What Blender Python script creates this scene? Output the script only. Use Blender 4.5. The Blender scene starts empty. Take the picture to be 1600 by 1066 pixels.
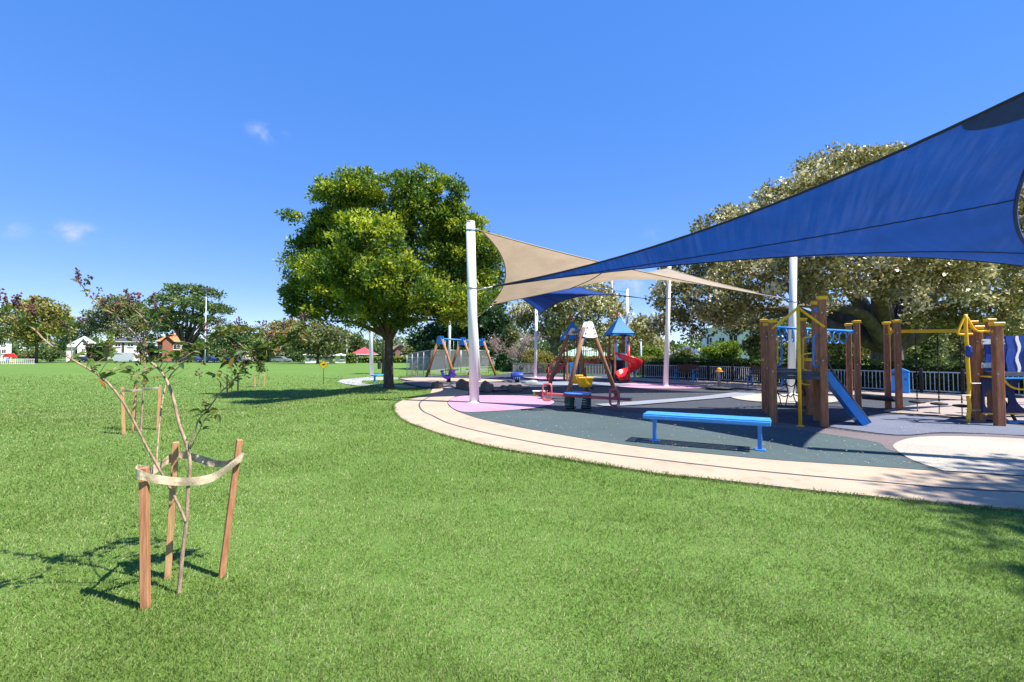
import bpy, bmesh, math, random
import numpy as np
from mathutils import Vector, Matrix
from mathutils.geometry import delaunay_2d_cdt

rnd = random.Random(7)
sc = bpy.context.scene
COL = sc.collection
R = math.radians

# ------------------------------------------------------------------ camera
F_PX = 720.0                       # focal length in pixels of a 1600 px wide picture
CAM_H = 1.5
PITCH = math.atan(21.0 / F_PX)
cam_d = bpy.data.cameras.new('camera')
cam_d.sensor_width = 36.0
cam_d.lens = F_PX / 1600.0 * 36.0
cam_d.clip_start = 0.05
cam_d.clip_end = 3000
cam = bpy.data.objects.new('camera', cam_d)
COL.objects.link(cam)
cam.location = (0, 0, CAM_H)
cam.rotation_euler = (math.pi / 2 + PITCH, 0, 0)
sc.camera = cam

# ------------------------------------------------------------------ light
SUN_EL = R(57)
SUN_DIR = Vector((math.cos(SUN_EL) * math.cos(R(-22)), math.cos(SUN_EL) * math.sin(R(-22)), math.sin(SUN_EL)))
world = bpy.data.worlds.new('World')
sc.world = world
world.use_nodes = True
wn = world.node_tree
wn.nodes.clear()
w_out = wn.nodes.new('ShaderNodeOutputWorld')
w_bg = wn.nodes.new('ShaderNodeBackground')
w_sky = wn.nodes.new('ShaderNodeTexSky')
w_sky.sky_type = 'NISHITA'
w_sky.sun_disc = False
w_sky.sun_elevation = SUN_EL
w_sky.sun_rotation = math.atan2(SUN_DIR.x, SUN_DIR.y)
w_sky.altitude = 0
w_sky.air_density = 0.6
w_sky.dust_density = 0.0
w_sky.ozone_density = 3.0
w_bg.inputs['Strength'].default_value = 0.14
w_hsv = wn.nodes.new('ShaderNodeHueSaturation')
w_hsv.inputs['Hue'].default_value = 0.5235
w_hsv.inputs['Saturation'].default_value = 2.74
w_hsv.inputs['Value'].default_value = 2.42
w_gam = wn.nodes.new('ShaderNodeGamma')
w_gam.inputs['Gamma'].default_value = 0.30
wn.links.new(w_sky.outputs['Color'], w_gam.inputs['Color'])
wn.links.new(w_gam.outputs['Color'], w_hsv.inputs['Color'])
# a few thin scraps of cloud, placed by direction in the sky
w_tc = wn.nodes.new('ShaderNodeTexCoord')
w_noise = wn.nodes.new('ShaderNodeTexNoise')
w_noise.inputs['Scale'].default_value = 22
w_noise.inputs['Detail'].default_value = 7
w_noise.inputs['Roughness'].default_value = 0.62
wn.links.new(w_tc.outputs['Generated'], w_noise.inputs['Vector'])
cloud = None
for (u, v, rad, str_) in [(416, 208, .045, .55), (122, 364, .046, .85), (5, 352, .05, .45), (190, 384, .03, .25), (985, 440, .10, .75), (1030, 365, .05, .2),
                          (860, 470, .10, .3), (1900, 300, .12, .5), (-500, 250, .12, .5), (-300, 420, .1, .5), (2300, 150, .15, .4)]:
    d = Vector((u - 800, F_PX * math.cos(PITCH) - (533 - v) * math.sin(PITCH), F_PX * math.sin(PITCH) + (533 - v) * math.cos(PITCH))).normalized()
    sub = wn.nodes.new('ShaderNodeVectorMath'); sub.operation = 'SUBTRACT'
    sub.inputs[1].default_value = d
    wn.links.new(w_tc.outputs['Generated'], sub.inputs[0])
    scl = wn.nodes.new('ShaderNodeVectorMath'); scl.operation = 'MULTIPLY'
    scl.inputs[1].default_value = (1, 1, 2.0)
    wn.links.new(sub.outputs[0], scl.inputs[0])
    ln = wn.nodes.new('ShaderNodeVectorMath'); ln.operation = 'LENGTH'
    wn.links.new(scl.outputs[0], ln.inputs[0])
    mr = wn.nodes.new('ShaderNodeMapRange')
    mr.interpolation_type = 'SMOOTHSTEP'
    mr.inputs['From Min'].default_value = rad
    mr.inputs['From Max'].default_value = 0.0
    mr.inputs['To Min'].default_value = 0.0
    mr.inputs['To Max'].default_value = str_
    wn.links.new(ln.outputs['Value'], mr.inputs['Value'])
    if cloud is None:
        cloud = mr.outputs[0]
    else:
        ad = wn.nodes.new('ShaderNodeMath'); ad.operation = 'ADD'
        wn.links.new(cloud, ad.inputs[0]); wn.links.new(mr.outputs[0], ad.inputs[1])
        cloud = ad.outputs[0]
w_ramp = wn.nodes.new('ShaderNodeMapRange')
w_ramp.interpolation_type = 'SMOOTHSTEP'
w_ramp.inputs['From Min'].default_value = 0.42
w_ramp.inputs['From Max'].default_value = 0.72
wn.links.new(w_noise.outputs['Fac'], w_ramp.inputs['Value'])
w_mul = wn.nodes.new('ShaderNodeMath'); w_mul.operation = 'MULTIPLY'
wn.links.new(cloud, w_mul.inputs[0]); wn.links.new(w_ramp.outputs[0], w_mul.inputs[1])
w_mix = wn.nodes.new('ShaderNodeMix'); w_mix.data_type = 'RGBA'
wn.links.new(w_mul.outputs[0], w_mix.inputs['Factor'])
wn.links.new(w_hsv.outputs['Color'], w_mix.inputs['A'])
w_mix.inputs['B'].default_value = (2.5, 2.7, 3.2, 1)
wn.links.new(w_mix.outputs['Result'], w_bg.inputs['Color'])
wn.links.new(w_bg.outputs[0], w_out.inputs['Surface'])

sun_d = bpy.data.lights.new('sun', 'SUN')
sun_d.energy = 4.6
sun_d.angle = R(0.53)
sun_d.color = (1.0, 0.955, 0.88)
sun = bpy.data.objects.new('sun', sun_d)
COL.objects.link(sun)
sun.rotation_euler = (-SUN_DIR).to_track_quat('-Z', 'Y').to_euler()
sun.location = SUN_DIR * 60

sc.view_settings.view_transform = 'Standard'
sc.view_settings.look = 'None'
sc.view_settings.exposure = 1.1
sc.view_settings.gamma = 1.0
sc.view_settings.use_curve_mapping = False
sc.cycles.use_denoising = True
sc.cycles.max_bounces = 7
sc.cycles.transparent_max_bounces = 12
sc.cycles.caustics_reflective = False
sc.cycles.caustics_refractive = False

# ------------------------------------------------------------------ ground shape and picture-to-ground helpers
def sstep(a, b, x):
    t = min(1.0, max(0.0, (x - a) / (b - a)))
    return t * t * (3 - 2 * t)

def H(x, y):
    return -0.45 * sstep(9, 18, y) * sstep(5.6, 10.5, -x)

def ray(u, v):
    c, s = math.cos(PITCH), math.sin(PITCH)
    dy = 533.0 - v
    return Vector((u - 800.0, F_PX * c - dy * s, F_PX * s + dy * c))

def G(u, v, off=0.0):
    d = ray(u, v)
    if d.z > -1.0:
        d.z = -1.0
    z = 0.0
    for _ in range(40):
        t = (z + off - CAM_H) / d.z
        z = 0.5 * z + 0.5 * H(d.x * t, d.y * t)
    t = (H(d.x * t, d.y * t) + off - CAM_H) / d.z
    return Vector((d.x * t, d.y * t, CAM_H + d.z * t))

def P(u, v, Y):
    d = ray(u, v)
    t = Y / d.y
    return Vector((d.x * t, Y, CAM_H + d.z * t))

def ground(x, y):
    return Vector((x, y, H(x, y)))

# ------------------------------------------------------------------ object helpers
def tag(o, label=None, cat=None, group=None, kind=None):
    if label: o['label'] = label
    if cat: o['category'] = cat
    if group: o['group'] = group
    if kind: o['kind'] = kind
    return o

def thing(name, label, cat, loc=(0, 0, 0), rz=0.0, group=None):
    o = bpy.data.objects.new(name, None)
    o.empty_display_size = 0.2
    COL.objects.link(o)
    o.location = loc
    o.rotation_euler = (0, 0, rz)
    return tag(o, label, cat, group)

def link_mesh(name, me, mat, parent=None):
    o = bpy.data.objects.new(name, me)
    COL.objects.link(o)
    if mat is not None and not me.materials:
        me.materials.append(mat)
    if parent is not None:
        o.parent = parent
    return o

def share(o, parent, loc=(0, 0, 0), rot=(0, 0, 0), scale=(1, 1, 1)):
    c = o.copy()
    COL.objects.link(c)
    c.parent = parent
    c.location = loc
    c.rotation_euler = rot
    c.scale = scale
    return c

def copy_tree(o, parent=None):
    c = o.copy()
    COL.objects.link(c)
    c.parent = parent
    for ch in list(o.children):
        copy_tree(ch, c)
    return c

class MB:
    def __init__(self):
        self.v = []
        self.f = []
        self.sm = []
    def add(self, vs, fs, smooth=False):
        b = len(self.v)
        self.v.extend([Vector(p) for p in vs])
        self.f.extend([tuple(i + b for i in f) for f in fs])
        self.sm.extend([smooth] * len(fs))
        return self
    def box(self, c, s, rot=None, bev=0.0):
        c = Vector(c)
        hx, hy, hz = s[0] / 2, s[1] / 2, s[2] / 2
        if bev <= 0:
            vs = [Vector((x, y, z)) for x in (-hx, hx) for y in (-hy, hy) for z in (-hz, hz)]
            fs = [(0, 1, 3, 2), (4, 6, 7, 5), (0, 4, 5, 1), (2, 3, 7, 6), (0, 2, 6, 4), (1, 5, 7, 3)]
        else:
            bm = bmesh.new()
            bmesh.ops.create_cube(bm, size=1.0)
            for q in bm.verts:
                q.co = Vector((q.co.x * s[0], q.co.y * s[1], q.co.z * s[2]))
            bmesh.ops.bevel(bm, geom=list(bm.edges), offset=bev, segments=1, affect='EDGES', profile=0.5)
            bm.verts.ensure_lookup_table()
            vs = [q.co.copy() for q in bm.verts]
            fs = [tuple(q.index for q in f.verts) for f in bm.faces]
            bm.free()
        if rot is not None:
            m = rot if isinstance(rot, Matrix) else Matrix.Rotation(rot, 3, 'Z')
            vs = [m @ p for p in vs]
        return self.add([p + c for p in vs], fs)
    def beam(self, a, b, w, h, up=(0, 0, 1), bev=0.0):
        """square bar from a to b, w across, h along up"""
        a, b = Vector(a), Vector(b)
        d = b - a
        L = d.length
        d = d / L
        upv = Vector(up)
        side = d.cross(upv)
        if side.length < 1e-4:
            side = d.cross(Vector((0, 1, 0)))
        side.normalize()
        n = side.cross(d)
        m = Matrix((side, d, n)).transposed()
        return self.box((a + b) / 2, (w, L, h), m, bev)
    def tube(self, pts, rad, n=8, cap=True, closed=False):
        pts = [Vector(p) for p in pts]
        k = len(pts)
        if not hasattr(rad, '__len__'):
            rad = [rad] * k
        vs, fs = [], []
        prev = None
        for i in range(k):
            if closed:
                t = pts[(i + 1) % k] - pts[i - 1]
            elif i == 0:
                t = pts[1] - pts[0]
            elif i == k - 1:
                t = pts[-1] - pts[-2]
            else:
                t = (pts[i + 1] - pts[i]).normalized() + (pts[i] - pts[i - 1]).normalized()
            if t.length < 1e-9:
                t = Vector((0, 0, 1))
            t.normalize()
            if prev is None:
                a = Vector((1, 0, 0)) if abs(t.x) < 0.8 else Vector((0, 1, 0))
                u = (a - t * a.dot(t)).normalized()
            else:
                u = prev - t * prev.dot(t)
                if u.length < 1e-6:
                    u = Vector((1, 0, 0))
                u.normalize()
            prev = u
            w = t.cross(u)
            for j in range(n):
                an = 2 * math.pi * j / n
                vs.append(pts[i] + (u * math.cos(an) + w * math.sin(an)) * rad[i])
        seg = k if closed else k - 1
        for i in range(seg):
            i2 = (i + 1) % k
            for j in range(n):
                j2 = (j + 1) % n
                fs.append((i * n + j, i * n + j2, i2 * n + j2, i2 * n + j))
        self.add(vs, fs, True)
        if cap and not closed:
            b = len(self.v) - len(vs)
            self.f.append(tuple(b + j for j in reversed(range(n)))); self.sm.append(False)
            self.f.append(tuple(b + (k - 1) * n + j for j in range(n))); self.sm.append(False)
        return self
    def lathe(self, prof, c=(0, 0, 0), n=20, smooth=True):
        """profile of (radius, z) round the z axis"""
        c = Vector(c)
        vs, fs = [], []
        for (r, z) in prof:
            for j in range(n):
                an = 2 * math.pi * j / n
                vs.append(c + Vector((r * math.cos(an), r * math.sin(an), z)))
        for i in range(len(prof) - 1):
            for j in range(n):
                j2 = (j + 1) % n
                fs.append((i * n + j, i * n + j2, (i + 1) * n + j2, (i + 1) * n + j))
        self.add(vs, fs, smooth)
        b = len(self.v) - len(vs)
        self.f.append(tuple(b + j for j in reversed(range(n)))); self.sm.append(False)
        self.f.append(tuple(b + (len(prof) - 1) * n + j for j in range(n))); self.sm.append(False)
        return self
    def prism(self, poly, a, b):
        """poly: list of 3d points; swept from offset a to offset b"""
        a, b = Vector(a), Vector(b)
        n = len(poly)
        vs = [Vector(p) + a for p in poly] + [Vector(p) + b for p in poly]
        fs = [tuple(reversed(range(n))), tuple(range(n, 2 * n))]
        for i in range(n):
            j = (i + 1) % n
            fs.append((i, j, n + j, n + i))
        return self.add(vs, fs)
    def build(self, name, mat, parent=None, world=False, fix=True):
        off = Vector((0, 0, 0))
        if world and parent is not None:
            off = Vector(parent.location)
            pp = parent.parent
            while pp is not None:
                off = off + Vector(pp.location)
                pp = pp.parent
        me = bpy.data.meshes.new(name)
        me.from_pydata([tuple(p - off) for p in self.v], [], self.f)
        me.polygons.foreach_set('use_smooth', self.sm)
        if fix:
            bm = bmesh.new(); bm.from_mesh(me)
            bmesh.ops.recalc_face_normals(bm, faces=bm.faces)
            bm.to_mesh(me); bm.free()
        me.update()
        return link_mesh(name, me, mat, parent)

def np_mesh(name, co, faces4, mat, parent=None, attr=None, smooth=False):
    """fast quad mesh from arrays; attr: one value per face"""
    me = bpy.data.meshes.new(name)
    nv, nf = len(co), len(faces4)
    me.vertices.add(nv)
    me.vertices.foreach_set('co', np.ascontiguousarray(co, dtype=np.float32).ravel())
    k = faces4.shape[1]
    me.loops.add(nf * k)
    me.loops.foreach_set('vertex_index', np.ascontiguousarray(faces4, dtype=np.int32).ravel())
    me.polygons.add(nf)
    me.polygons.foreach_set('loop_start', np.arange(0, nf * k, k, dtype=np.int32))
    if smooth:
        me.polygons.foreach_set('use_smooth', np.ones(nf, dtype=bool))
    if attr is not None:
        at = me.attributes.new('tone', 'FLOAT', 'FACE')
        at.data.foreach_set('value', np.ascontiguousarray(attr, dtype=np.float32))
    me.update(calc_edges=True)
    return link_mesh(name, me, mat, parent)

def smooth_line(pts, per=6):
    """Catmull-Rom through points"""
    pts = [Vector(p) for p in pts]
    out = []
    n = len(pts)
    for i in range(n - 1):
        p0 = pts[max(i - 1, 0)]; p1 = pts[i]; p2 = pts[i + 1]; p3 = pts[min(i + 2, n - 1)]
        for j in range(per):
            t = j / per
            out.append(0.5 * ((2 * p1) + (p2 - p0) * t + (2 * p0 - 5 * p1 + 4 * p2 - p3) * t * t + (3 * p1 - p0 - 3 * p2 + p3) * t * t * t))
    out.append(pts[-1])
    return out

def in_poly(poly, x, y):
    """vectorised point in polygon"""
    x = np.asarray(x); y = np.asarray(y)
    c = np.zeros(x.shape, dtype=bool)
    n = len(poly)
    j = n - 1
    for i in range(n):
        xi, yi = poly[i]; xj, yj = poly[j]
        if yi != yj:
            c ^= ((yi > y) != (yj > y)) & (x < (xj - xi) * (y - yi) / (yj - yi) + xi)
        j = i
    return c

def drape(name, poly, off, mat, step=0.8, side=0.0):
    """a sheet over the ground inside a closed outline of (x, y)"""
    poly = [(float(a), float(b)) for a, b in poly]
    xs = [p[0] for p in poly]; ys = [p[1] for p in poly]
    gx, gy = np.meshgrid(np.arange(min(xs), max(xs), step), np.arange(min(ys), max(ys), step))
    gx = gx.ravel(); gy = gy.ravel()
    m = in_poly(poly, gx, gy)
    n = len(poly)
    verts = [Vector(p) for p in poly] + [Vector((a, b)) for a, b in zip(gx[m], gy[m])]
    res = delaunay_2d_cdt(verts, [(i, (i + 1) % n) for i in range(n)], [], 1, 1e-4)
    vs = [(p.x, p.y, H(p.x, p.y) + off) for p in res[0]]
    me = bpy.data.meshes.new(name)
    fs = [tuple(f) for f in res[2]]
    nb = []
    if side > 0:                      # a small edge face all round
        b = len(vs)
        vs += [(p[0], p[1], H(p[0], p[1]) + off - side) for p in poly]
        idx = {}
        for k, orig in enumerate(res[3]):
            for o_ in orig:
                if o_ < n: idx[o_] = k
        for i in range(n):
            j = (i + 1) % n
            if i in idx and j in idx:
                nb.append((idx[i], b + i, b + j, idx[j]))
    me.from_pydata(vs, [], fs + nb)
    bm = bmesh.new(); bm.from_mesh(me)
    for f in bm.faces:
        if f.normal.z < -0.2:
            f.normal_flip()
    bm.to_mesh(me); bm.free()
    o = link_mesh(name, me, mat)
    return tag(o, kind='structure')

# ------------------------------------------------------------------ materials
MATS = {}
def base_mat(name):
    m = bpy.data.materials.new(name)
    m.use_nodes = True
    nt = m.node_tree
    b = nt.nodes['Principled BSDF']
    MATS[name] = m
    return m, nt, b

def N(nt, kind, **kw):
    n = nt.nodes.new(kind)
    for k, v in kw.items():
        if k in n.inputs:
            n.inputs[k].default_value = v
        else:
            setattr(n, k, v)
    return n

def rgb(c, k=1.0):
    return (min(1, c[0] * k), min(1, c[1] * k), min(1, c[2] * k), 1)

def mixc(nt, fac, a, b, blend='MIX'):
    m = nt.nodes.new('ShaderNodeMix'); m.data_type = 'RGBA'; m.blend_type = blend
    for sock, val in (('Factor', fac), ('A', a), ('B', b)):
        if hasattr(val, 'is_output') or hasattr(val, 'links'):
            nt.links.new(val, m.inputs[sock])
        else:
            m.inputs[sock].default_value = val
    return m.outputs['Result']

def ramp(nt, fac, lo, hi):
    r = N(nt, 'ShaderNodeMapRange')
    r.interpolation_type = 'SMOOTHSTEP'
    r.inputs['From Min'].default_value = lo
    r.inputs['From Max'].default_value = hi
    nt.links.new(fac, r.inputs['Value'])
    return r.outputs[0]

def coords(nt, scale=(1, 1, 1)):
    tc = nt.nodes.new('ShaderNodeTexCoord')
    mp = nt.nodes.new('ShaderNodeMapping')
    mp.inputs['Scale'].default_value = scale
    nt.links.new(tc.outputs['Object'], mp.inputs['Vector'])
    return mp.outputs[0]

def turned(nt, angle, scale):
    mp = nt.nodes.new('ShaderNodeMapping')
    mp.inputs['Rotation'].default_value = (0, 0, angle)
    tc = nt.nodes.new('ShaderNodeTexCoord')
    nt.links.new(tc.outputs['Object'], mp.inputs['Vector'])
    m2 = nt.nodes.new('ShaderNodeMapping')
    m2.inputs['Scale'].default_value = scale
    nt.links.new(mp.outputs[0], m2.inputs['Vector'])
    return m2.outputs[0]

def noise(nt, vec, scale, detail=4, rough=0.55):
    n = N(nt, 'ShaderNodeTexNoise')
    n.inputs['Scale'].default_value = scale
    n.inputs['Detail'].default_value = detail
    n.inputs['Roughness'].default_value = rough
    nt.links.new(vec, n.inputs['Vector'])
    return n.outputs['Fac']

def bump(nt, b, h, strength, dist):
    bp = N(nt, 'ShaderNodeBump')
    bp.inputs['Strength'].default_value = strength
    bp.inputs['Distance'].default_value = dist
    nt.links.new(h, bp.inputs['Height'])
    nt.links.new(bp.outputs[0], b.inputs['Normal'])

def pm(name, col, rough=0.5, var=0.15, scale=3.0, bmp=0.0, bscale=60, spec=0.35, metal=0.0, dirt=None, stretch=(1, 1, 1), dirt_amt=0.3, coat=0.0):
    m, nt, b = base_mat(name)
    vec = coords(nt, stretch)
    f = ramp(nt, noise(nt, vec, scale), 0.3, 0.7)
    c = mixc(nt, f, rgb(col, 1 - var), rgb(col, 1 + var))
    if dirt is not None:
        f2 = ramp(nt, noise(nt, vec, scale * 2.7, 6, 0.65), 0.5, 0.75)
        mu = N(nt, 'ShaderNodeMath', operation='MULTIPLY')
        nt.links.new(f2, mu.inputs[0]); mu.inputs[1].default_value = dirt_amt
        c = mixc(nt, mu.outputs[0], c, rgb(dirt))
    nt.links.new(c, b.inputs['Base Color'])
    b.inputs['Roughness'].default_value = rough
    b.inputs['Specular IOR Level'].default_value = spec
    b.inputs['Metallic'].default_value = metal
    b.inputs['Coat Weight'].default_value = coat
    if bmp > 0:
        bump(nt, b, noise(nt, vec, bscale, 3), bmp, 0.01)
    return m

def wood(name, c1, c2, grain=(14, 14, 1.6), rough=0.75):
    m, nt, b = base_mat(name)
    vec = coords(nt, grain)
    f = noise(nt, vec, 2.2, 7, 0.62)
    c = mixc(nt, ramp(nt, f, 0.3, 0.72), rgb(c1), rgb(c2))
    k = ramp(nt, noise(nt, coords(nt, (6, 6, 1.0)), 1.3, 4), 0.55, 0.72)
    c = mixc(nt, k, c, rgb(c1, 0.62))
    nt.links.new(c, b.inputs['Base Color'])
    b.inputs['Roughness'].default_value = rough
    b.inputs['Specular IOR Level'].default_value = 0.25
    bump(nt, b, f, 0.5, 0.006)
    return m

def leafy(name, c1, c2, c3, trans=0.35, rough=0.5, spec=0.3, tval=1.3):
    """leaf colours: spread leaf by leaf (random) and clump by clump (attribute tone)"""
    m, nt, b = base_mat(name)
    geo = nt.nodes.new('ShaderNodeNewGeometry')
    at = nt.nodes.new('ShaderNodeAttribute'); at.attribute_name = 'tone'
    c = mixc(nt, geo.outputs['Random Per Island'], rgb(c1), rgb(c2))
    c = mixc(nt, ramp(nt, at.outputs['Fac'], 0.45, 1.0), c, rgb(c3))
    nt.links.new(c, b.inputs['Base Color'])
    b.inputs['Roughness'].default_value = rough
    b.inputs['Specular IOR Level'].default_value = spec
    tr = nt.nodes.new('ShaderNodeBsdfTranslucent')
    hs = N(nt, 'ShaderNodeHueSaturation')
    hs.inputs['Value'].default_value = tval
    hs.inputs['Saturation'].default_value = 1.1
    nt.links.new(c, hs.inputs['Color'])
    nt.links.new(hs.outputs[0], tr.inputs['Color'])
    mx = nt.nodes.new('ShaderNodeMixShader')
    mx.inputs[0].default_value = trans
    nt.links.new(b.outputs[0], mx.inputs[1]); nt.links.new(tr.outputs[0], mx.inputs[2])
    nt.links.new(mx.outputs[0], nt.nodes['Material Output'].inputs['Surface'])
    return m

def cloth(name, col, trans=0.35, tcol=None, weight=0.3):
    m, nt, b = base_mat(name)
    vec = coords(nt, (1, 1, 1))
    f1 = noise(nt, vec, 0.9, 5, 0.6)
    fine = noise(nt, coords(nt, (1.2, 9.0, 9.0)), 7, 4, 0.6)
    c = mixc(nt, ramp(nt, f1, 0.3, 0.7), rgb(col, 0.88), rgb(col, 1.12))
    c = mixc(nt, ramp(nt, fine, 0.35, 0.65), mixc(nt, 0.35, c, rgb(col, 0.7)), c)
    sheen_streak = ramp(nt, noise(nt, turned(nt, R(28), (5.5, 0.45, 0.45)), 1.5, 4, 0.6), 0.36, 0.7)  # sheen of sun through the weave, painted as paler streaks
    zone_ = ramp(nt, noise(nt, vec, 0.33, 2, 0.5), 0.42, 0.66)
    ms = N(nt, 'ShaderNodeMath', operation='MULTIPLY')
    nt.links.new(sheen_streak, ms.inputs[0]); nt.links.new(zone_, ms.inputs[1])
    mk = N(nt, 'ShaderNodeMath', operation='MULTIPLY'); mk.inputs[1].default_value = weight
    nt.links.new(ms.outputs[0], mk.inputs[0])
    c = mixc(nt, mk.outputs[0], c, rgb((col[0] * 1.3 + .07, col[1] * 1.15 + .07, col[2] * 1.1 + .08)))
    nt.links.new(c, b.inputs['Base Color'])
    b.inputs['Roughness'].default_value = 0.75
    b.inputs['Specular IOR Level'].default_value = 0.2
    b.inputs['Sheen Weight'].default_value = 0.15
    tr = nt.nodes.new('ShaderNodeBsdfTranslucent')
    mt = mixc(nt, 1.0, c, rgb(tcol or (1, 1, 1)), 'MULTIPLY')
    nt.links.new(mt, tr.inputs['Color'])
    mx = nt.nodes.new('ShaderNodeMixShader')
    mx.inputs[0].default_value = trans
    nt.links.new(b.outputs[0], mx.inputs[1]); nt.links.new(tr.outputs[0], mx.inputs[2])
    nt.links.new(mx.outputs[0], nt.nodes['Material Output'].inputs['Surface'])
    wv = noise(nt, vec, 260, 2)
    bump(nt, b, wv, 0.25, 0.002)
    return m

def rubber(name, col):
    m, nt, b = base_mat(name)
    vec = coords(nt)
    c = mixc(nt, ramp(nt, noise(nt, vec, 0.7, 5), 0.3, 0.7), rgb(col, 0.88), rgb(col, 1.12))
    g = noise(nt, vec, 110, 2, 0.7)
    c = mixc(nt, ramp(nt, g, 0.4, 0.75), c, rgb((col[0] * 1.5 + .02, col[1] * 1.5 + .02, col[2] * 1.5 + .02)))
    g2 = ramp(nt, noise(nt, vec, 2.6, 6, 0.7), 0.55, 0.8)
    mu = N(nt, 'ShaderNodeMath', operation='MULTIPLY'); mu.inputs[1].default_value = 0.25
    nt.links.new(g2, mu.inputs[0])
    c = mixc(nt, mu.outputs[0], c, (0.25, 0.22, 0.18, 1))
    nt.links.new(c, b.inputs['Base Color'])
    b.inputs['Roughness'].default_value = 0.85
    b.inputs['Specular IOR Level'].default_value = 0.25
    bump(nt, b, g, 0.45, 0.006)
    return m
# ------------------------------------------------------------------ palette
M_white = pm('white_paint', (0.78, 0.77, 0.75), 0.35, 0.04, 1.2, dirt=(0.4, 0.38, 0.36), dirt_amt=0.18)
M_post = wood('brown_timber', (0.29, 0.108, 0.05), (0.47, 0.205, 0.10))
M_log = wood('orange_timber', (0.30, 0.13, 0.055), (0.46, 0.22, 0.10))
M_log2 = wood('swing_timber', (0.19, 0.095, 0.05), (0.31, 0.165, 0.09))
M_stake = wood('hardwood_stake', (0.34, 0.14, 0.065), (0.56, 0.27, 0.135), (30, 30, 2.5))
M_stake2 = wood('weathered_stake', (0.42, 0.22, 0.10), (0.6, 0.36, 0.18), (30, 30, 2.5))
M_strap = pm('hessian_strap', (0.52, 0.41, 0.28), 0.9, 0.2, 25, 0.4, 300, 0.1)
M_yellow = pm('yellow_paint', (0.95, 0.52, 0.016), 0.35, 0.06, 4, dirt=(0.4, 0.25, 0.03), dirt_amt=0.25)
M_yellow2 = pm('yellow_plastic', (0.85, 0.46, 0.01), 0.3, 0.06, 3)
M_blue = pm('sky_blue_paint', (0.03, 0.25, 0.68), 0.38, 0.1, 5, dirt=(0.3, 0.4, 0.5), dirt_amt=0.25)
M_bench = pm('bench_blue_paint', (0.045, 0.285, 0.66), 0.45, 0.1, 3, dirt=(0.5, 0.6, 0.66), dirt_amt=0.3, stretch=(1, 6, 6))
M_navy = pm('navy_panel', (0.009, 0.018, 0.095), 0.4, 0.08, 2, dirt=(0.1, 0.12, 0.2), dirt_amt=0.2)
M_mblue = pm('blue_panel', (0.02, 0.055, 0.30), 0.4, 0.08, 2, dirt=(0.1, 0.14, 0.3), dirt_amt=0.25)
M_red = pm('red_plastic', (0.62, 0.02, 0.025), 0.28, 0.08, 2, spec=0.5)
M_redpaint = pm('red_paint', (0.42, 0.035, 0.035), 0.4, 0.1, 5)
M_pinkred = pm('faded_red_paint', (0.58, 0.10, 0.12), 0.42, 0.12, 5)
M_roofblue = pm('blue_plastic_roof', (0.015, 0.17, 0.48), 0.6, 0.08, 2)
M_purple = pm('purple_plastic', (0.09, 0.055, 0.42), 0.4, 0.1, 3)
M_black = pm('black_rubber', (0.022, 0.022, 0.025), 0.6, 0.2, 8)
M_dgrey = pm('dark_grey_metal', (0.06, 0.065, 0.075), 0.5, 0.15, 5)
M_grey = pm('galvanised_steel', (0.40, 0.41, 0.42), 0.4, 0.12, 6, metal=0.6)
M_rope = pm('steel_rope', (0.45, 0.45, 0.46), 0.4, 0.1, 10, metal=0.5)
M_springgreen = pm('dark_green_spring', (0.03, 0.075, 0.065), 0.45, 0.15, 8)
M_cream = pm('cream_board', (0.62, 0.55, 0.45), 0.5, 0.1, 4)
M_lightgrey = pm('light_grey_board', (0.55, 0.57, 0.60), 0.45, 0.08, 3)
M_bark = pm('bark', (0.115, 0.09, 0.065), 0.9, 0.35, 3, 0.9, 14, 0.1, stretch=(3, 3, 0.8))
M_figbark = pm('fig_bark', (0.17, 0.14, 0.12), 0.9, 0.3, 1.5, 0.9, 7, 0.1, stretch=(2, 2, 0.8))
M_sapbark = pm('sapling_bark', (0.37, 0.25, 0.17), 0.75, 0.35, 18, 0.5, 70, 0.2, stretch=(3, 3, 0.7))
M_rock = pm('boulder_rock', (0.16, 0.13, 0.105), 0.9, 0.3, 3, 0.9, 9, 0.15)
M_rock2 = pm('grey_rock', (0.27, 0.29, 0.28), 0.9, 0.3, 3, 0.9, 9, 0.15)
M_glass = pm('window_glass', (0.025, 0.03, 0.035), 0.08, 0.1, 1, spec=0.6)
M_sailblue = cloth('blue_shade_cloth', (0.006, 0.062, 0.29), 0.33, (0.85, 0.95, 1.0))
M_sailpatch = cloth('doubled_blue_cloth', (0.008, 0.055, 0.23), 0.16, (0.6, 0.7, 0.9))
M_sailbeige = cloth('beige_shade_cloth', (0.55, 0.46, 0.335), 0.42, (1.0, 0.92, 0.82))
M_hem = pm('dark_hem', (0.03, 0.035, 0.05), 0.8, 0.1, 8)

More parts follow.
